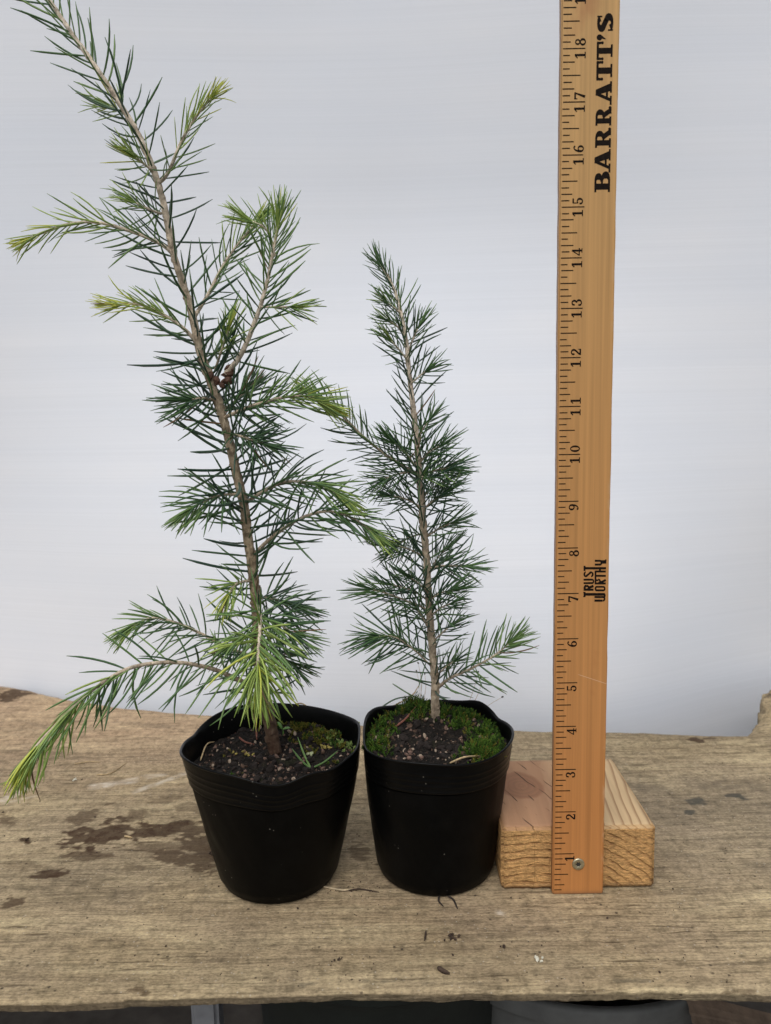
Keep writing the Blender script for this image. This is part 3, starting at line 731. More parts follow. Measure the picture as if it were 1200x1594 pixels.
def moss(name, cx, cy, hz, inner, sz, dens, n, mats_w, label, hmax, caps=0):
    V, Fc, mi = [], [], []
    cnt = 0; tries = 0
    while cnt < n and tries < n*30:
        tries += 1
        a = rng.uniform(0, 2*math.pi); r = math.sqrt(rng.uniform(0, 1))*(inner(sz)-.0015)
        dx, dy = r*math.cos(a), r*math.sin(a)
        d, hh, wts = dens(dx, dy)
        cl = fbm(np.array([dx*170]), np.array([dy*170]), 55, 3)[0]; d = d*smooth(.36, .56, cl); hh = hh*(.55+1.1*float(smooth(.38, .68, cl)))
        if rng.random() > d: continue
        cnt += 1
        x, y = cx+dx, cy+dy; z = hz(x, y)-.0005
        H = hh*rng.uniform(.6, 1.25); lean = rng.normal(size=2)*.45
        ax = np.array([lean[0], lean[1], 1.]); ax /= np.linalg.norm(ax)
        e1 = np.cross(ax, [0, 1, .2]); e1 /= np.linalg.norm(e1); e2 = np.cross(ax, e1)
        m = rng.choice(len(wts), p=np.array(wts)/sum(wts))
        base = np.array([x, y, z]); nl = 13
        for k in range(nl):
            t_ = .15+.85*k/(nl-1); az = k*2.4+rng.uniform(-.3, .3)
            o = np.cos(az)*e1+np.sin(az)*e2
            p0 = base+ax*H*t_*.85
            L = rng.uniform(.0014, .0028)*(1.15-.5*t_); dr = o*(.9-.55*t_)+ax*(.35+.7*t_); dr /= np.linalg.norm(dr)
            sd_ = np.cross(dr, ax); sd_ /= (np.linalg.norm(sd_)+1e-9); wv = .00030
            b = len(V)
            V += [p0-sd_*wv*.6, p0+dr*L*.45-sd_*wv, p0+dr*L, p0+dr*L*.45+sd_*wv]
            Fc.append([b, b+1, b+2, b+3]); mi.append(m)
        b = len(V); V += [base-e1*.00015, base+e1*.00015, base+ax*H*.95]; Fc.append([b, b+1, b+2]); mi.append(m)
    o = mesh_obj(name, V, Fc, M_MOSS, None, False, None, mi)
    tag(o, label, 'moss', kind='stuff'); return o
def densR(dx, dy):
    g_ = lambda x, y, s: math.exp(-((dx-x)**2+(dy-y)**2)/s**2)
    d = max(g_(-.014, .028, .018), g_(.018, .022, .02), g_(.034, .002, .015), g_(.030, -.020, .014), g_(-.036, -.006, .010), g_(-.030, .012, .011), g_(.016, -.028, .009)*.8, g_(-.028, -.018, .007)*.4)
    hole = math.exp(-((dx+.006)**2+(dy+.008)**2)/.014**2)
    d = max(0, min(1, d*1.5-.25-hole*.8))
    front = g_(.03, -.016, .02)+g_(-.036, -.004, .014)
    return d, .0032+.003*g_(-.012, .026, .02)+.0012*front, [1.2+front, 1.2-.6*min(1, front), .35, .0]
def densL(dx, dy):
    g_ = lambda x, y, s: math.exp(-((dx-x)**2+(dy-y)**2)/s**2)
    d = max(g_(.016, .034, .014), g_(.030, .022, .011)*.8, g_(.004, .040, .009)*.8, g_(.022, .006, .007)*.5, g_(.032, -.006, .006)*.5, g_(-.030, .010, .006)*.4, g_(-.02, -.02, .006)*.35, g_(.043, .012, .008))
    pale = g_(.045, .013, .009)
    return max(0, min(1, d*1.4-.3)), .0022+.0015*g_(.044, .013, .01), [.35, .6, 1.4, 5*pale]
mossR = moss('moss', RXc, RYc, hzR, inR, .0775, densR, 1500, None, 'bright green moss cushions over the shorter sapling\'s soil', .005)
mossL = moss('moss', LX, LY, hzL, inL, .0715, densL, 480, None, 'olive-yellow moss patches behind the taller sapling\'s stem', .004)

# ------------------------------------------------------------------ saplings
def spline(pts, n_per=10):
    P_ = np.array(pts, float); out = []
    Pe = np.vstack([2*P_[0]-P_[1], P_, 2*P_[-1]-P_[-2]])
    for i in range(1, len(Pe)-2):
        p0, p1, p2, p3 = Pe[i-1:i+3]
        for k in range(n_per):
            t_ = k/n_per
            out.append(.5*((2*p1)+(-p0+p2)*t_+(2*p0-5*p1+4*p2-p3)*t_**2+(-p0+3*p1-3*p2+p3)*t_**3))
    out.append(Pe[-2]); return np.array(out)
def frames(C):
    T = np.gradient(C, axis=0); T /= np.linalg.norm(T, axis=1)[:, None]
    n = np.cross(T[0], [0, 1, 0]);
    if np.linalg.norm(n) < .1: n = np.cross(T[0], [1, 0, 0])
    Ns = []
    for t_ in T:
        n = n-t_*(n@t_); n /= np.linalg.norm(n); Ns.append(n.copy())
    Ns = np.array(Ns); return T, Ns, np.cross(T, Ns)
def tube(name, C, rad, parent, age, wet=None, ns=10, knots=0, seed=0):
    T, A, B = frames(C); m = len(C)
    th = np.linspace(0, 2*math.pi, ns, endpoint=False)
    s_ = np.concatenate([[0], np.cumsum(np.linalg.norm(np.diff(C, axis=0), axis=1))])
    R_ = np.repeat(np.asarray(rad)[:, None], ns, 1)
    R_ = R_*(1+.16*(fbm(s_[:, None]*500+0*th, th[None]*2.2+s_[:, None]*0, seed+5, 2)-.5)+knots*smooth(.74, .86, vnoise(s_[:, None]*420, th[None]*1.75, seed)))
    P_ = C[:, None]+R_[..., None]*(np.cos(th)[None, :, None]*A[:, None]+np.sin(th)[None, :, None]*B[:, None])
    P_ = np.concatenate([P_, np.repeat(C[-1][None, None], ns, 1)+T[-1]*rad[-1]], 0)
    ag = np.repeat(np.append(age, age[-1])[:, None], ns, 1); wt = np.zeros_like(ag) if wet is None else np.repeat(np.append(wet, wet[-1])[:, None], ns, 1)
    return grid_obj(name, P_, M_BARK, dict(age=ag, wet=wt), parent, True)

# one needle, unit length along +Z, bending towards +X
def needle_mesh(bend):
    ns, nr_ = 5, 6; V, Fc = [], []
    for i in range(nr_):
        t_ = i/(nr_-1); w_ = .0205*min(1, .6+2.2*t_)*(1-max(0, t_-.78)/.22*.72)
        x = bend*t_*t_; zc = t_*(1-.35*bend*bend*t_)
        for k in range(ns):
            a = 2*math.pi*k/ns; V.append((x+w_*math.cos(a), w_*.8*math.sin(a), zc))
    for i in range(nr_-1):
        for k in range(ns): Fc.append((i*ns+k, i*ns+(k+1) % ns, (i+1)*ns+(k+1) % ns, (i+1)*ns+k))
    Fc.append(tuple((nr_-1)*ns+k for k in range(ns)))
    return np.array(V), Fc
BENDS = [.03, .10, .2, .32, .46]
NM = []
for b in BENDS:
    V, Fc = needle_mesh(b); me = bpy.data.meshes.new('needle'); me.from_pydata([tuple(v) for v in V], [], Fc)
    me.polygons.foreach_set('use_smooth', [True]*len(me.polygons)); me.materials.append(NEEDLE[0]); NM.append((me, V, Fc))

ND = .66
class Sapling:
    def __init__(s, name, base, label):
        s.root = empty(name, base); s.base = np.array(base); tag(s.root, label, 'sapling', 'conifer saplings in black pots'); s.nd = []
    def stem(s, name, C, rad, age, wet=None, ns=10, knots=0, seed=0):
        return tube(name, C-s.base, rad, s.root, age, wet, ns, knots, seed)
    def needles(s, holder, C, n, L, ang, tone, grav=0., f0=0., f1=1., bendto=.5, jit=.2, tip=0, avoid=None, pw=1.):
        """n needles spiralling along C; L, ang, tone are functions of the fraction along the shoot"""
        n = max(8, int(n*ND)); tip = int(tip*1.1)
        T, A, B = frames(C); m = len(C)
        ph = rng.uniform(0, 6.28)
        for i in range(n+tip):
            f = f0+(f1-f0)*((i+rng.uniform(0, 1))/n)**pw if i < n else f1-abs(rng.normal())*.02
            f = min(max(f, 0), 1)
            q = f*(m-1); j = min(int(q), m-2); p = C[j]+(C[j+1]-C[j])*(q-j); t_ = T[j]
            az = ph+i*2.39996+rng.normal()*.25
            rad = math.cos(az)*A[j]+math.sin(az)*B[j]
            a = math.radians(ang(f)*(1+rng.normal()*jit)) if i < n else math.radians(abs(rng.normal())*16)
            d = t_*math.cos(a)+rad*math.sin(a)+rng.normal(size=3)*.06
            d[2] -= grav*rng.uniform(.5, 1.2); d /= np.linalg.norm(d)
            if avoid is not None and avoid(p, d): continue
            bd = t_*bendto+np.array([0, 0, -grav*1.2])+rng.normal(size=3)*.30
            bd = bd-d*(bd@d); bd /= (np.linalg.norm(bd)+1e-9)
            ln = L(f)*rng.uniform(.72, 1.12)
            bi = rng.choice(5, p=[.20, .32, .28, .14, .06])
            tn = int(np.clip(round(tone(f)+rng.normal()*.42), 0, 4))
            if rng.random() < .006: tn = 5
            s.nd.append((holder, p-s.base, d, bd, ln, bi, tn))
    def finish(s):
        # the 300 needles that show largest are objects of their own, the rest one mass
        scr = []
        for (h, p, d, b, ln, bi, tn) in s.nd:
            a = project(p+s.base); e = project(p+s.base+d*ln)
            vis = 0 <= e[0] <= W_PX and 0 <= e[1] <= H_PX
            scr.append(math.hypot(a[0]-e[0], a[1]-e[1])*(1 if vis else .01)*(1-.25*(d[1] > .3)))
        order = np.argsort(scr)[::-1]; ind = set(order[:300].tolist())
        V, Fc, mi, nvt = [], [], [], 0
        for i, (h, p, d, b, ln, bi, tn) in enumerate(s.nd):
            y = np.cross(d, b); Rm = np.stack([b, y, d], 1)*ln
            if i in ind:
                o = bpy.data.objects.new('needle', NM[bi][0]); COL.objects.link(o); o.parent = h
                Mx = Matrix.Identity(4)
                for r in range(3):
                    for c in range(3): Mx[r][c] = Rm[r, c]
                    Mx[r][3] = p[r]
                o.matrix_basis = Mx; o.material_slots[0].link = 'OBJECT'; o.material_slots[0].material = NEEDLE[tn]
            else:
                V.append(NM[bi][1]@Rm.T+p); Fc += [tuple(k+nvt for k in f) for f in NM[bi][2]]; nvt += len(NM[bi][1]); mi += [tn]*len(NM[bi][2])
        o = mesh_obj('needles', np.concatenate(V), Fc, NEEDLE, s.root, True, None, mi); o['kind'] = 'stuff'

def path(pts, y0, k=8): return spline([on_y(p[0], p[1], y0+(p[2] if len(p) > 2 else 0)/1000.) for p in pts], k)
mm = .001
# ---- taller sapling
TY = .464
bz = hzL(on_z(428, 1170, .0715)[0], TY)
TL = Sapling('conifer_sapling', tuple(on_y(428, 1172, TY)), 'taller leaning conifer sapling with several side shoots and yellow-green tips')
trunk_pts = [(430, 1185), (427, 1164), (420, 1127), (411, 1082), (404, 1030), (400, 970), (397, 925), (392, 880), (385, 831), (379, 784), (367, 733), (354, 675), (338, 624), (322, 577), (311, 545), (299, 490), (284, 440), (270, 396), (261, 350), (252, 306), (234, 252), (214, 208), (193, 172), (162, 124), (135, 85), (110, 50), (85, 12), (62, -22), (45, -50)]
TC = path(trunk_pts, TY, 26); m = len(TC); ff = np.linspace(0, 1, m)
rad = np.interp(ff, [0, .06, .12, .2, .35, .5, .6, .75, .9, 1], [4.0, 4.0, 3.6, 2.9, 2.7, 2.4, 1.9, 1.6, 1.2, .7])*mm
age = np.interp(ff, [0, .3, .5, .62, .75, .9, 1], [0, .12, .3, .5, .75, .95, 1.0])
wet = np.interp(ff, [0, .03, .085, .10], [1, .9, .75, 0])
tr = TL.stem('trunk', TC, rad, age, wet, 18, .26, 3)
yy = lambda f: np.interp(f, [0, .1, .2, .35, .5, .65, .8, 1], [26, 33, 38, 40, 38, 31, 31, 24])*mm
TL.needles(tr, TC, 85, yy, lambda f: 74, lambda f: .55, .04, .10, .30, .6)
TL.needles(tr, TC, 145, yy, lambda f: 78, lambda f: .2, -.02, .29, .52, .5)
TL.needles(tr, TC, 80, yy, lambda f: 62, lambda f: .2, .0, .52, .80, .6)
TL.needles(tr, TC, 75, yy, lambda f: np.interp(f, [.78, .95, 1], [52, 40, 20]), lambda f: np.interp(f, [.78, .9, 1], [.8, 1.8, 2.6]), .0, .78, 1., .5, tip=14)
def shoot(S, pts, y0, n, L, tones, r0=1.5, r1=.7, grav=.0, angs=(58, 40, 22), tip=12, f0=.08, ages=(.3, .85), name='branch', bendto=.6):
    C = path(pts, y0); m = len(C); ff = np.linspace(0, 1, m)
    o = S.stem(name, C, np.interp(ff, [0, 1], [r0*.78, r1*.8])*mm, np.interp(ff, [0, 1], ages), None, 8, .10, len(S.nd) % 97)
    S.needles(o, C, n, lambda f: np.interp(f, [0, .6, 1], [L[0], L[1], L[2]])*mm, lambda f: np.interp(f, [0, .6, 1], angs), lambda f: np.interp(f, [0, .55, 1], tones), grav, f0, 1., bendto, tip=tip, pw=.8)
    return o
# upper shoots
shoot(TL, [(246, 287), (262, 268, -4), (284, 217, -8), (308, 178, -10), (328, 153, -11)], TY, 62, (24, 20, 13), (1.3, 2.8, 4), angs=(45, 28, 12), ages=(.8, 1))
shoot(TL, [(239, 268), (228, 258, -5), (212, 246, -10)], TY, 30, (20, 21, 19), (1.5, 2.5, 3), angs=(70, 45, 20), tip=10, r0=1, ages=(.8, 1))
shoot(TL, [(251, 333), (235, 327, -4), (212, 316, -8)], TY, 34, (18, 20, 18), (1.2, 2, 2.8), angs=(70, 45, 25), tip=10, r0=1, ages=(.8, 1))
shoot(TL, [(197, 178), (188, 173, 3), (172, 166, 4)], TY, 22, (18, 20, 18), (2, 3, 3.2), angs=(60, 40, 20), tip=10, r0=.8, ages=(.8, 1))
shoot(TL, [(272, 398), (255, 383, -2), (232, 371, -4), (195, 357, -6), (150, 346, -8), (105, 349, -10), (62, 364, -11), (48, 370, -11)], TY, 95, (30, 24, 15), (.9, 2.6, 4), angs=(62, 34, 12), grav=.08, ages=(.7, 1))
shoot(TL, [(310, 541), (290, 515, -3), (258, 492, -6), (218, 474, -8), (184, 474, -9)], TY, 70, (26, 23, 16), (.8, 2.6, 3.9), angs=(55, 34, 14), ages=(.5, 1))
shoot(TL, [(302, 494), (324, 458, 3), (348, 412, 5), (372, 378, 6), (398, 348, 6)], TY, 75, (26, 24, 16), (.6, 1.7, 2.8), angs=(55, 35, 16), ages=(.6, 1), tip=16)
o6 = shoot(TL, [(352, 582, -5), (376, 550, -8), (400, 492, -10), (416, 438, -10), (425, 392, -10), (433, 350, -10)], TY, 110, (32, 28, 22), (.5, 1.5, 2.7), r0=2.1, r1=.9, angs=(66, 50, 24), ages=(.75, 1), tip=16)
shoot(TL, [(428, 398, -10), (415, 358, -12), (392, 345, -14)], TY, 30, (18, 20, 18), (1.5, 2.5, 3), r0=.8, angs=(50, 35, 18), ages=(.8, 1))
shoot(TL, [(404, 478, -10), (425, 478, -14), (450, 478, -17)], TY, 24, (22, 22, 20), (1.5, 2, 2.6), r0=.8, angs=(60, 35, 18), ages=(.8, 1))
shoot(TL, [(335, 575), (345, 545, -8), (355, 515, -12)], TY, 40, (20, 22, 18), (1.4, 2.4, 3), r0=1, angs=(50, 35, 18), tip=12)
# brown pruned stub by the second leader
def lump_part(name, pts, parent, base, mat):
    it = [((np.array(on_y(a, b, TY+dy*mm))-base), r*mm, 0, .8) for a, b, dy, r in pts]
    return lumps(name, it, [mat], parent)
M_STUB = mat_simple('resinous_brown_stub', (.105, .052, .034), .7, .55, 420, .8, .001)
st = lump_part('pruned_stub', [(338, 592, -3, 3.2), (348, 595, -4, 3.0), (357, 592, -5, 3.4), (359, 582, -5, 3.2), (356, 572, -5, 3.0), (352, 583, -4, 2.6), (345, 599, -5, 2.2), (328, 584, -2, 2.6), (362, 575, -6, 2.0)], TL.root, TL.base, M_STUB)
# middle shoots
shoot(TL, [(346, 652), (372, 640, -8), (405, 628, -14), (445, 618, -18), (480, 617, -20), (500, 626, -20)], TY, 135, (30, 26, 18), (.4, 1.8, 3.4), angs=(60, 40, 18), ages=(.3, .8), tip=20)
shoot(TL, [(354, 675), (378, 680, -10), (408, 690, -18)], TY, 70, (28, 28, 25), (.1, .3, .6), angs=(70, 50, 30), r0=1.2, ages=(.2, .5))
shoot(TL, [(338, 625), (318, 620, -6), (298, 622, -10)], TY, 46, (28, 28, 25), (.2, .6, 1.0), angs=(70, 50, 30), r0=1.2, ages=(.2, .5))
shoot(TL, [(345, 640), (362, 628, 8), (382, 610, 16)], TY, 50, (30, 30, 26), (.1, .4, .8), angs=(66, 50, 30), r0=1.2, ages=(.2, .5))
shoot(TL, [(380, 785), (405, 768, -5), (445, 750, -8), (495, 754, -10), (528, 770, -10)], TY, 105, (31, 30, 20), (.3, 1.2, 2.8), grav=.12, angs=(62, 42, 20), ages=(.25, .8), tip=16)
shoot(TL, [(396, 862), (425, 835, -3), (466, 808, -6), (508, 796, -8), (545, 805, -9), (578, 826, -10)], TY, 110, (31, 30, 20), (.3, 1.0, 2.4), grav=.16, angs=(64, 44, 18), ages=(.25, .7), tip=16)
shoot(TL, [(375, 770), (350, 770, -6), (322, 778, -12), (298, 792, -15)], TY, 90, (27, 26, 20), (.4, 1.1, 2.2), grav=.10, angs=(64, 46, 24), r0=1.2, ages=(.25, .6), tip=14)
# lower shoots
shoot(TL, [(396, 905), (380, 905, -8), (366, 910, -14), (358, 922, -18)], TY, 50, (24, 23, 18), (1.2, 2.6, 3.3), grav=.10, angs=(70, 50, 26), r0=1.1, ages=(.4, .8), tip=14)
shoot(TL, [(399, 940), (402, 948, -16), (405, 964, -32), (403, 1000, -44), (401, 1035, -50), (401, 1048, -51)], TY, 170, (31, 33, 27), (1.4, 2.3, 3.1), r0=1.5, r1=1.0, grav=.12, angs=(88, 72, 24), ages=(.8, 1), tip=16, f0=.25, bendto=.9)
shoot(TL, [(399, 930), (425, 932, 6), (452, 940, 10)], TY, 60, (27, 28, 24), (.3, .8, 1.0), grav=.08, angs=(66, 48, 28), r0=1.2)
shoot(TL, [(400, 960), (428, 968, -6), (455, 985, -10)], TY, 64, (27, 28, 22), (.4, .8, 1.2), grav=.10, angs=(66, 48, 28), r0=1.2)
shoot(TL, [(402, 1000), (425, 1012, 4), (450, 1030, 8)], TY, 46, (27, 27, 22), (.4, .8, 1.2), grav=.08, angs=(66, 48, 28), r0=1.2)
shoot(TL, [(402, 985), (385, 990, -8), (365, 1000, -14)], TY, 50, (26, 26, 22), (.6, 1.2, 2), grav=.12, angs=(66, 48, 28), r0=1.2)
shoot(TL, [(409, 1072), (385, 1064, -6), (330, 1041, -16), (270, 1031, -24), (205, 1039, -32), (155, 1066, -40), (110, 1105, -46), (65, 1152, -52), (48, 1172, -53)], TY, 190, (30, 31, 27), (1.0, 1.5, 3.5), r0=1.9, r1=.8, grav=.6, angs=(66, 50, 12), ages=(.15, .8), tip=22)
shoot(TL, [(404, 1025), (360, 1010, 4), (310, 985, 6), (270, 968, 6), (235, 962, 5), (205, 975, 3)], TY, 120, (28, 27, 20), (.8, 1.3, 2.4), r0=1.4, grav=.28, angs=(62, 46, 22), ages=(.2, .7), tip=16)
TL.finish()
# ---- shorter sapling
SY = .476
TS = Sapling('conifer_sapling', tuple(on_y(678, 1122, SY)), 'shorter upright conifer sapling with dense blue-green needles')
sp = [(679, 1135), (678, 1115), (677, 1085), (677, 1060), (673, 1010), (669, 960), (666, 910), (663, 860), (658, 810), (655, 770), (652, 730), (649, 690), (645, 650), (640, 610), (636, 570), (632, 530), (625, 490), (616, 458), (605, 432), (592, 412)]
SCc = path(sp, SY, 26); m = len(SCc); ff = np.linspace(0, 1, m)
tr2 = TS.stem('trunk', SCc, np.interp(ff, [0, .08, .2, .5, .75, 1], [2.9, 2.7, 2.3, 1.9, 1.3, .6])*mm, np.interp(ff, [0, .1, .4, .6, .75, 1], [.30, .3, .30, .6, .95, 1]), np.interp(ff, [0, .05, .09], [.6, .3, 0]), 18, .26, 11)
ys_ = lambda f: np.interp(f, [0, .2, .5, .75, 1], [28, 30, 29, 25, 16])*mm
TS.needles(tr2, SCc, 170, ys_, lambda f: np.interp(f, [.1, .5, .6], [66, 62, 58]), lambda f: .25, .0, .13, .58, .5)
TS.needles(tr2, SCc, 62, ys_, lambda f: 52, lambda f: .2, .0, .56, .80, .5)
TS.needles(tr2, SCc, 88, lambda f: np.interp(f, [.78, 1], [22, 15])*mm, lambda f: np.interp(f, [.78, 1], [48, 34]), lambda f: .9, .0, .78, 1, .5, tip=12)
sh_ = lambda pts, n, L, tn, **k: shoot(TS, pts, SY, n, L, tn, r0=k.pop('r0', .75), r1=.5, ages=k.pop('ages', (.25, .6)), tip=k.pop('tip', 9), **k)
sh_([(650, 738), (622, 722, -4), (595, 704, -8), (566, 680, -12), (540, 655, -16), (514, 630, -20), (488, 612, -22)], 120, (24, 22, 17), (.3, 1.0, 2.9), angs=(60, 40, 20), tip=14, r0=1.3)
sh_([(631, 525), (618, 508, -5), (606, 500, -10)], 26, (16, 16, 15), (1, 1.6, 2), angs=(55, 40, 20), ages=(.9, 1))
sh_([(637, 565), (622, 545, -6), (608, 530, -10)], 34, (17, 17, 16), (.8, 1.4, 2), angs=(55, 40, 20), ages=(.9, 1))
sh_([(624, 488), (612, 478, -5), (604, 472, -8)], 26, (15, 16, 14), (.8, 1.5, 1.8), angs=(55, 40, 20), ages=(.9, 1))
sh_([(637, 600), (650, 588, -6), (662, 578, -9)], 28, (18, 18, 17), (.4, .7, 1), angs=(60, 45, 25), ages=(.9, 1))
sh_([(634, 550), (643, 528, -4), (650, 512, -6)], 22, (18, 18, 17), (.4, .7, 1), angs=(50, 40, 20), ages=(.9, 1))
for (x0, y0_, x1, y1, dz, n) in [(650, 735, 600, 745, -8, 52), (652, 742, 700, 728, -8, 70), (650, 730, 615, 690, -12, 50), (652, 725, 683, 695, -10, 50), (653, 750, 660, 742, -22, 55), (648, 690, 668, 655, 8, 30), (656, 790, 612, 772, -6, 52), (657, 795, 690, 768, -6, 60), (655, 780, 690, 750, 10, 45),
        (660, 830, 618, 850, 6, 40), (661, 838, 700, 815, 4, 38), (663, 868, 612, 848, -8, 56), (665, 885, 724, 882, -10, 70), (666, 900, 690, 858, 10, 40), (667, 935, 610, 910, -6, 46), (668, 935, 705, 918, -12, 50), (669, 960, 700, 940, -16, 36), (668, 925, 640, 900, -18, 46), (670, 985, 650, 950, -18, 34), (672, 1000, 700, 975, 6, 26)]:
    sh_([(x0, y0_), ((x0+x1)/2+random.uniform(-4, 4), (y0_+y1)/2-3, dz*.5), (x1, y1, dz)], int(n*.85), (24, 22, 19), (.15, .45, 1.0), angs=(64, 46, 26))
sh_([(668, 950), (640, 938, -5), (606, 925, -10), (580, 918, -12)], 64, (24, 24, 20), (.5, .8, 1.1), angs=(62, 46, 24), grav=.1)
sh_([(674, 1040), (645, 1012, -6), (615, 992, -10), (590, 990, -12)], 84, (26, 27, 24), (.6, .9, 1.1), angs=(64, 50, 26), grav=.26)
sh_([(680, 1072), (700, 1056, -4), (735, 1040, -8), (770, 1020, -10), (792, 1002, -10)], 88, (26, 27, 19), (.7, .9, 1.9), angs=(70, 56, 32), grav=.12, r0=1.5, tip=18)
sh_([(677, 1055), (692, 1040, -8), (706, 1030, -12)], 24, (18, 18, 16), (.6, .8, 1.0), angs=(60, 45, 25))
TS.finish()

# ------------------------------------------------------------------ small things in the pots
def ribbon_tube(name, pts, r, mat, label=None, cat=None, group=None, parent=None, taper=.4, ns=6):
    C = spline(pts, 6); T, A, B = frames(C); th = np.linspace(0, 2*math.pi, ns, endpoint=False)
    rr = np.interp(np.linspace(0, 1, len(C)), [0, .1, .7, 1], [.7, 1, .9, taper])*r
    org = C[0].copy()
    Pm = (C-org)[:, None]+rr[:, None, None]*(np.cos(th)[None, :, None]*A[:, None]+np.sin(th)[None, :, None]*B[:, None])
    cap0 = np.repeat((C[0]-org)[None, None], ns, 1); cap1 = np.repeat((C[-1]-org)[None, None], ns, 1)
    o = grid_obj(name, np.concatenate([cap0, Pm, cap1], 0), mat, None, parent, True)
    o.location = org
    if label: tag(o, label, cat, group)
    return o
M_STRAW = mat_simple('dry_straw', (.42, .31, .17), .8, .3, 400)
M_REDTWIG = mat_simple('red_brown_twig', (.20, .075, .05), .75, .35, 400)
M_ROOT = mat_simple('pale_root', (.50, .40, .26), .75, .3, 300)
M_BLACKROOT = mat_simple('black_root', (.025, .018, .014), .85, .4, 300)
M_BARKCHIP = mat_simple('dark_bark_chip', (.05, .032, .022), .9, .6, 400, .8, .001)
M_PETAL = mat_simple('pale_husk', (.62, .60, .50), .6, .15, 300)
M_LEAF = mat_simple('seedling_leaf', (.12, .26, .05), .5, .25, 300)
M_FLAKE = mat_simple('yellow_liverwort', (.30, .24, .06), .7, .5, 350, .6, .001)
M_PALELICHEN = mat_simple('pale_lichen', (.42, .46, .26), .8, .35, 300, .8, .001)
def inpot(px, py, hz, z0, dz=0.):
    p = on_z(px, py, z0); z = hz(p[0], p[1]); p = on_z(px, py, z); p[2] = hz(p[0], p[1])+dz; return p
a = lambda px, py, dz=0.: inpot(px, py, hzL, .0715, dz)
b = lambda px, py, dz=0.: inpot(px, py, hzR, .079, dz)
ribbon_tube('twig', [a(400, 1152, .0), a(398, 1142, .006), a(392, 1125, .012), a(388, 1108, .014)], .0006, M_REDTWIG, 'reddish twig standing in the soil left of the taller stem', 'twig')
ribbon_tube('twig', [a(366, 1143, .0008), a(380, 1153, .002), a(396, 1158, .0006)], .0006, M_REDTWIG, 'reddish twig lying flat on the soil before the taller stem', 'twig')
ribbon_tube('stalk', [a(428, 1126, .0), a(448, 1118, .007), a(468, 1114, .009), a(482, 1120, .007), a(490, 1134, .0005)], .0005, M_STRAW, 'thin arching tan stalk beside the taller stem', 'stalk')
ribbon_tube('straw', [a(312, 1186, .001), a(322, 1172, .004), a(334, 1162, .004)], .0005, M_STRAW, 'thin dry straw at the soil edge of the flaring pot', 'straw')
# sprig of three green needles
sp_ = empty('green_sprig', tuple(a(484, 1196))); tag(sp_, 'sprig of three green needles on the soil of the flaring pot', 'sprig')
o0 = np.array(sp_.location)
for (x1, y1, dz) in ((464, 1168, .010), (455, 1178, .006), (526, 1178, .004)):
    e = a(x1, y1, dz); mid_ = (e+o0)/2+np.array([0, 0, -.001])
    t_ = ribbon_tube('needle', [o0*0+np.array([0, 0, .0006]), mid_-o0, e-o0], .00065, NEEDLE[2], parent=sp_, taper=.3)
# seedling with two round leaves
def leaf(name, c, dirv, L, Wd, mat, parent, off):
    n = 7; V = []; d = np.array(dirv)/np.linalg.norm(dirv); sdv = np.cross(d, [0, 0, 1]); sdv /= np.linalg.norm(sdv)
    for i in range(n):
        t_ = i/(n-1); w_ = Wd*math.sin(math.pi*min(1, t_*.92+.06))**.7
        c_ = np.array(c)-off+d*L*t_+np.array([0, 0, .25*L*t_*(1-t_)])
        V.append([c_-sdv*w_+np.array([0, 0, .15*w_]), c_, c_+sdv*w_+np.array([0, 0, .15*w_])])
    o = grid_obj(name, np.array(V), mat, None, parent); md = o.modifiers.new('thick', 'SOLIDIFY'); md.thickness = .0003; return o
def seedling(px, py, dirs, label):
    p = a(px, py); r = empty('seedling', tuple(p)); tag(r, label, 'seedling', 'seedlings in the flaring pot')
    ribbon_tube('stem', [np.array([0, 0, -.001]), np.array([.0005, 0, .002]), np.array([0, 0, .0042])], .0004, M_LEAF, parent=r)
    for d, L, wd in dirs: leaf('leaf', p+np.array([0, 0, .004]), d, L, wd, M_LEAF, r, p)
seedling(440, 1146, [((-.5, .2, .75), .0055, .0015), ((.9, 0, .15), .0050, .0017)], 'tiny seedling with two round green leaves right of the taller stem')
seedling(356, 1130, [((-.8, 0, .2), .005, .0013), ((.7, .1, .35), .0045, .0014)], 'tiny seedling with green leaves left of the taller stem')
# yellowish crusts and a pale lump
def lump_thing(name, p, items, mats, label, cat, group=None):
    o = lumps(name, [((x, y, z), r, 0, .8) for x, y, z, r in items], mats); o.location = tuple(p); tag(o, label, cat, group); return o
def rl(n, sx_, sy_, r0, r1, z=.0006): return [(rng.normal()*sx_, rng.normal()*sy_, abs(rng.normal())*.0008+z, rng.uniform(r0, r1)) for _ in range(n)]
lump_thing('moss_clod', a(502, 1140), rl(16, .0025, .002, .0007, .0016), [M_FLAKE], 'golden-yellow clod right of the taller stem', 'moss clod')
lump_thing('moss_clod', a(546, 1133, .001), rl(18, .0018, .0015, .0009, .0018), [M_PALELICHEN], 'pale green clod against the rim between the pots', 'moss clod')
lump_thing('moss_clod', a(484, 1172), rl(9, .0008, .0012, .0007, .0013), [M_PALELICHEN], 'small pale yellow clod near the green sprig', 'moss clod')
lump_thing('moss_clod', a(385, 1172), rl(14, .0035, .0015, .0006, .0012), [M_FLAKE], 'low yellowish clod on the soil before the taller stem', 'moss clod')
lump_thing('moss_clod', a(505, 1156), rl(14, .002, .0015, .0006, .0014), [M_FLAKE], 'dull yellow clod between the golden clod and the sprig', 'moss clod')
ribbon_tube('twig', [b(615, 1130, .0012), b(632, 1124, .003), b(648, 1120, .003)], .0007, M_REDTWIG, 'red-brown twig on the soil left of the shorter stem', 'twig')
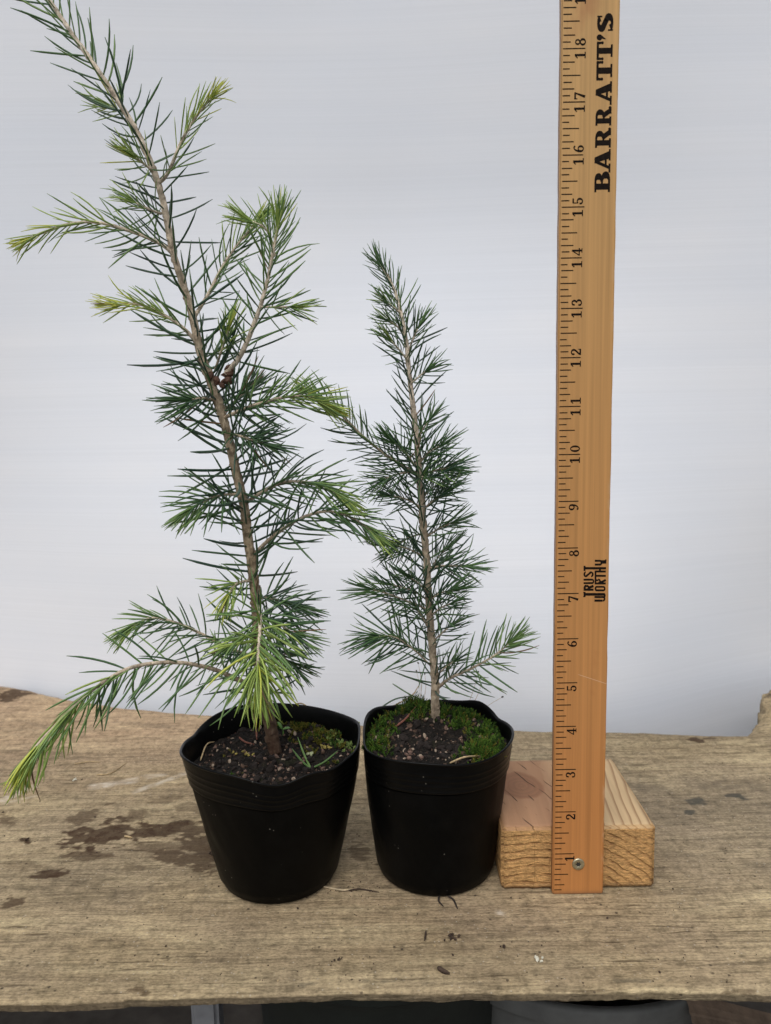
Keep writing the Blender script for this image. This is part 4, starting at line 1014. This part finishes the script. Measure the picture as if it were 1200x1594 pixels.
ribbon_tube('straw', [b(608, 1112, .003), b(640, 1094, .006), b(652, 1084, .008)], .0005, M_STRAW, 'dry tan straw in the moss behind the shorter stem', 'straw')
ribbon_tube('straw', [b(700, 1190, .002), b(722, 1183, .0025), b(748, 1174, .002)], .0006, M_STRAW, 'tan stalk lying along the front rim of the mossy pot', 'straw')
for (pts, lab) in ([[(612, 1085, .010), (640, 1098, .008), (668, 1104, .004)], 'long fallen green needle in the moss left of the shorter stem'], [[(682, 1098, .006), (700, 1104, .005), (722, 1107, .003)], 'fallen green needle in the moss right of the shorter stem'], [[(590, 1112, .003), (615, 1100, .006), (640, 1094, .006)], 'fallen green needle over the left moss cushion']):
    ribbon_tube('fallen_needle', [b(*p) for p in pts], .00055, NEEDLE[1], lab, 'needle', 'fallen needles in the mossy pot', taper=.3)
# moss spore capsules on hair-thin stalks
M_CAPS = mat_simple('spore_capsule', (.035, .04, .015), .6, .3, 300)
SPL = ['tallest spore stalk beside the shorter stem', 'spore stalk in the cluster left of the shorter stem, lower and farther out', 'spore stalk in the cluster left of the shorter stem, middle one', 'spore stalk in the cluster, closest to the shorter stem', 'spore stalk reaching up to the lower right branch', 'spore stalk below the lower right branch', 'spore stalk leaning out over the rim towards the ruler']
for k, (px, py, gx_, gy_) in enumerate([(651, 1032, 655, 1085), (648, 1044, 652, 1085), (655, 1048, 654, 1086), (661, 1049, 660, 1087), (744, 1046, 728, 1095), (749, 1066, 735, 1098), (782, 1085, 745, 1108)]):
    gp = b(gx_, gy_, -.0005); tp = on_y(px, py, gp[1]-.002)
    r = empty('spore_stalk', tuple(gp)); tag(r, SPL[k], 'moss stalk', 'spore stalks in the mossy pot')
    e = tp-gp; ribbon_tube('stalk', [e*0, e*.5+np.array([.001, 0, .001]), e], .00014, M_STRAW, parent=r, ns=4)
    lp = lumps('capsule', [((e[0], e[1], e[2]), .0010, 0, .7)], [M_CAPS], r)

# ------------------------------------------------------------------ litter on the plank
xs_i = lambda p: p
def tz(px, py, dz=0.):
    p = on_z(px, py, 0)
    j = int(np.clip(np.searchsorted(xs, p[0]), 0, nu-1)); f = (p[1]-yf[j])/(yb[j]-yf[j]); i = int(np.clip(round(f*(len(t0)-1)), 0, len(t0)-1))
    p[2] = top[i, j, 2]+dz; return p
t0 = np.linspace(0, 1, 330)
ribbon_tube('root', [tz(474, 1374, .0012), tz(492, 1379, .0008), tz(515, 1384, .0006), tz(535, 1388, .0009), tz(545, 1386, .0006)], .0006, M_ROOT, 'pale thin root lying before the gap between the pots', 'root')
ribbon_tube('root', [tz(543, 1388, .0006), tz(560, 1386, .0008), tz(590, 1390, .0005)], .0005, M_BARKCHIP, 'thin brown root trailing towards the mossy pot', 'root')
ribbon_tube('root', [tz(684, 1396, .0010), tz(683, 1404, .0006), tz(690, 1412, .0005)], .0006, M_BLACKROOT, 'short black root poking from under the mossy pot', 'root')
ribbon_tube('root', [tz(697, 1397, .0010), tz(706, 1403, .0008), tz(712, 1416, .0005)], .0006, M_BLACKROOT, 'longer curled black root poking from under the mossy pot', 'root')
ribbon_tube('straw', [tz(116, 1191, .0006), tz(138, 1188, .0010), tz(157, 1188, .0006)], .0005, M_STRAW, 'short pale straw under the drooping branch tip', 'straw')
ribbon_tube('straw', [tz(150, 1207, .0006), tz(172, 1205, .0008), tz(198, 1188, .0006)], .0005, M_STRAW, 'longer bent straw on the plank near the drooping branch', 'straw')
ribbon_tube('straw', [tz(194, 1303, .0006), tz(206, 1306, .0008)], .0007, M_STRAW, 'pale straw fragment on the brown stain', 'straw')
def chip(name, px, py, n, sx_, sy_, r0, r1, mat, label, cat):
    p = tz(px, py); lump_thing(name, p, rl(n, sx_, sy_, r0, r1, .0004), [mat], label, cat)
chip('bark_chip', 703, 1460, 12, .0022, .0012, .0006, .0014, M_BARKCHIP, 'ragged dark bark chip in front of the mossy pot', 'bark chip')
chip('bark_chip', 525, 1495, 9, .0018, .0012, .0004, .0009, M_BARKCHIP, 'crumbly dark bark chip in front of the flaring pot', 'bark chip')
ribbon_tube('bark_chip', [tz(682, 1509, .0008), tz(690, 1515, .0012), tz(700, 1518, .0008)], .0012, M_BARKCHIP, 'curved dark bark sliver near the front edge of the plank', 'bark chip')
ribbon_tube('bark_chip', [tz(663, 1451, .0005), tz(661, 1466, .0005)], .0006, M_BARKCHIP, 'thin straight dark splinter beside the ragged bark chip', 'bark chip')
chip('husk', 785, 1476, 5, .0018, .0006, .0005, .0009, M_BARKCHIP, 'brown husk between the ragged bark chip and white husk', 'husk')
chip('husk', 838, 1495, 6, .0008, .0014, .0008, .0013, M_PETAL, 'small white husk on the plank in front of the ruler', 'husk')
chip('husk', 118, 1215, 6, .0022, .0008, .0005, .0010, M_PETAL, 'small whitish fleck on the plank left of the flaring pot', 'husk')
chip('soil_crumb', 333, 1330, 8, .0018, .0010, .0004, .0009, M_BARKCHIP, 'dark soil crumb beside the foot of the flaring pot', 'soil crumb')
chip('soil_crumb', 40, 1309, 6, .0014, .0006, .0004, .0009, M_BARKCHIP, 'dark soil crumb on the bare plank left of the brown stain', 'soil crumb')
it = []
for _ in range(420):
    px, py = rng.uniform(0, 1200), rng.uniform(1150, 1535)
    p = tz(px, py); r_ = rng.uniform(.00018, .00055) if rng.random() < .93 else rng.uniform(.0006, .0009)
    it.append((tuple(p+np.array([0, 0, r_*.4])), r_, 0 if rng.random() < .8 else 1, .75))
for _ in range(60):
    p = tz(rng.normal(560, 30), rng.normal(1385, 12)); r_ = rng.uniform(.0002, .0006); it.append((tuple(p+np.array([0, 0, r_*.4])), r_, 0, .75))
cr_ = lumps('soil_specks', it, [M_BARKCHIP, M_STRAW]); tag(cr_, 'fine dark soil specks scattered over the plank', 'specks', kind='stuff')

# ------------------------------------------------------------------ under the table
M_LEG = mat_simple('grey_painted_steel', (.30, .31, .33), .55, .18, 60, .2)
p = on_y(323, 1575, .52)
bm = bmesh.new(); bmesh.ops.create_cube(bm, size=1)
zt = -.030
for v in bm.verts: v.co = Vector((v.co.x*.0195, v.co.y*.0195, (v.co.z+.5)*(zt-GZ)))
bmesh.ops.bevel(bm, geom=[e for e in bm.edges if abs(e.verts[0].co.z-e.verts[1].co.z) > .1], offset=.003, segments=3, affect='EDGES')
leg = empty('table_leg', (p[0], .52, GZ)); tag(leg, 'slim pale grey square table leg under the front edge', 'table leg')
bm_obj('post', bm, M_LEG, leg)
bm = bmesh.new(); bmesh.ops.create_cube(bm, size=1)
for v in bm.verts: v.co = Vector((v.co.x*.05, v.co.y*.05, (v.co.z+.5)*.006))
bm_obj('foot_plate', bm, M_LEG, leg)

def bucket(name, cx, cy, rt, rb, z1, mat, label, cat, folds=0.):
    N = 96; th = np.linspace(0, 2*math.pi, N, endpoint=False); h = z1-GZ; rows = []
    for (r, z) in [(0, .002), (rb*.9, .001), (rb, .004)]+[(rb+(rt-rb)*t_, h*t_) for t_ in np.linspace(.05, .93, 22)]+[(rt+.004, h*.935), (rt+.0045, h*.985), (rt+.003, h), (rt-.001, h), (rt-.003, h*.98), (rt-.006, h*.7), (rb-.004, .01), (0, .01)]:
        k = r*(1+folds*np.sin(th*3+z*20)*np.sin(z*9)); rows.append(np.stack([k*np.cos(th), k*np.sin(th), np.full(N, z)], -1))
    root = empty(name, (cx, cy, GZ)); tag(root, label, cat)
    grid_obj('body', np.array(rows[:25]+[rows[25]*np.array([.985, .985, 1])]), mat, None, root, True); grid_obj('rim', np.array(rows[25:]), mat, None, root, True)
M_GREYPOT = mat_simple('dusty_grey_plastic', (.105, .108, .105), .6, .35, 25, .4, .002)
M_BLACKPOT = mat_simple('black_green_plastic', (.010, .014, .012), .5, .3, 40)
zr = -.085; q = on_z(940, 1572, zr)
bucket('bucket', q[0]+.004, q[1]+.105, .105, .080, zr, M_GREYPOT, 'dusty grey plastic tub standing under the table', 'tub', .02)
q = on_z(585, 1580, -.07)
bucket('plant_pot', q[0], q[1]+.075, .083, .070, -.0405, M_BLACKPOT, 'large black-green pot standing under the table', 'pot')
# slanting board leaning under the right end
M_BOARD = mat_simple('dark_old_board', (.20, .145, .105), .85, .4, 60, .6, .002)
P0 = on_z(1078, 1550, -.088); P1 = on_z(1172, 1602, -.125)
e1 = (P1-P0)/np.linalg.norm(P1-P0); e2 = np.array([.93, .12, -.36]); e2 /= np.linalg.norm(e2)
e3 = np.cross(e2, e1); e3 /= np.linalg.norm(e3); e3 *= np.sign(e3[2])
LB = (P0[2]-GZ)/max(.05, -e2[2])
bm = bmesh.new(); bmesh.ops.create_cube(bm, size=1)
bmesh.ops.subdivide_edges(bm, edges=bm.edges[:], cuts=8, use_grid_fill=True)
for v in bm.verts:
    n_ = fbm(np.array([v.co.x*9]), np.array([v.co.y*9+v.co.z*5]), 8)[0]-.5
    q = e1*((v.co.x+.5)*.115-.008+n_*.004)+e2*((v.co.y+.5)*LB)+e3*(v.co.z*.018-.009+n_*.003)
    v.co = Vector(q)
brd = bm_obj('old_board', bm, M_BOARD, None); brd.location = tuple(P0)
tag(brd, 'old brown board leaning on the ground under the table', 'board')
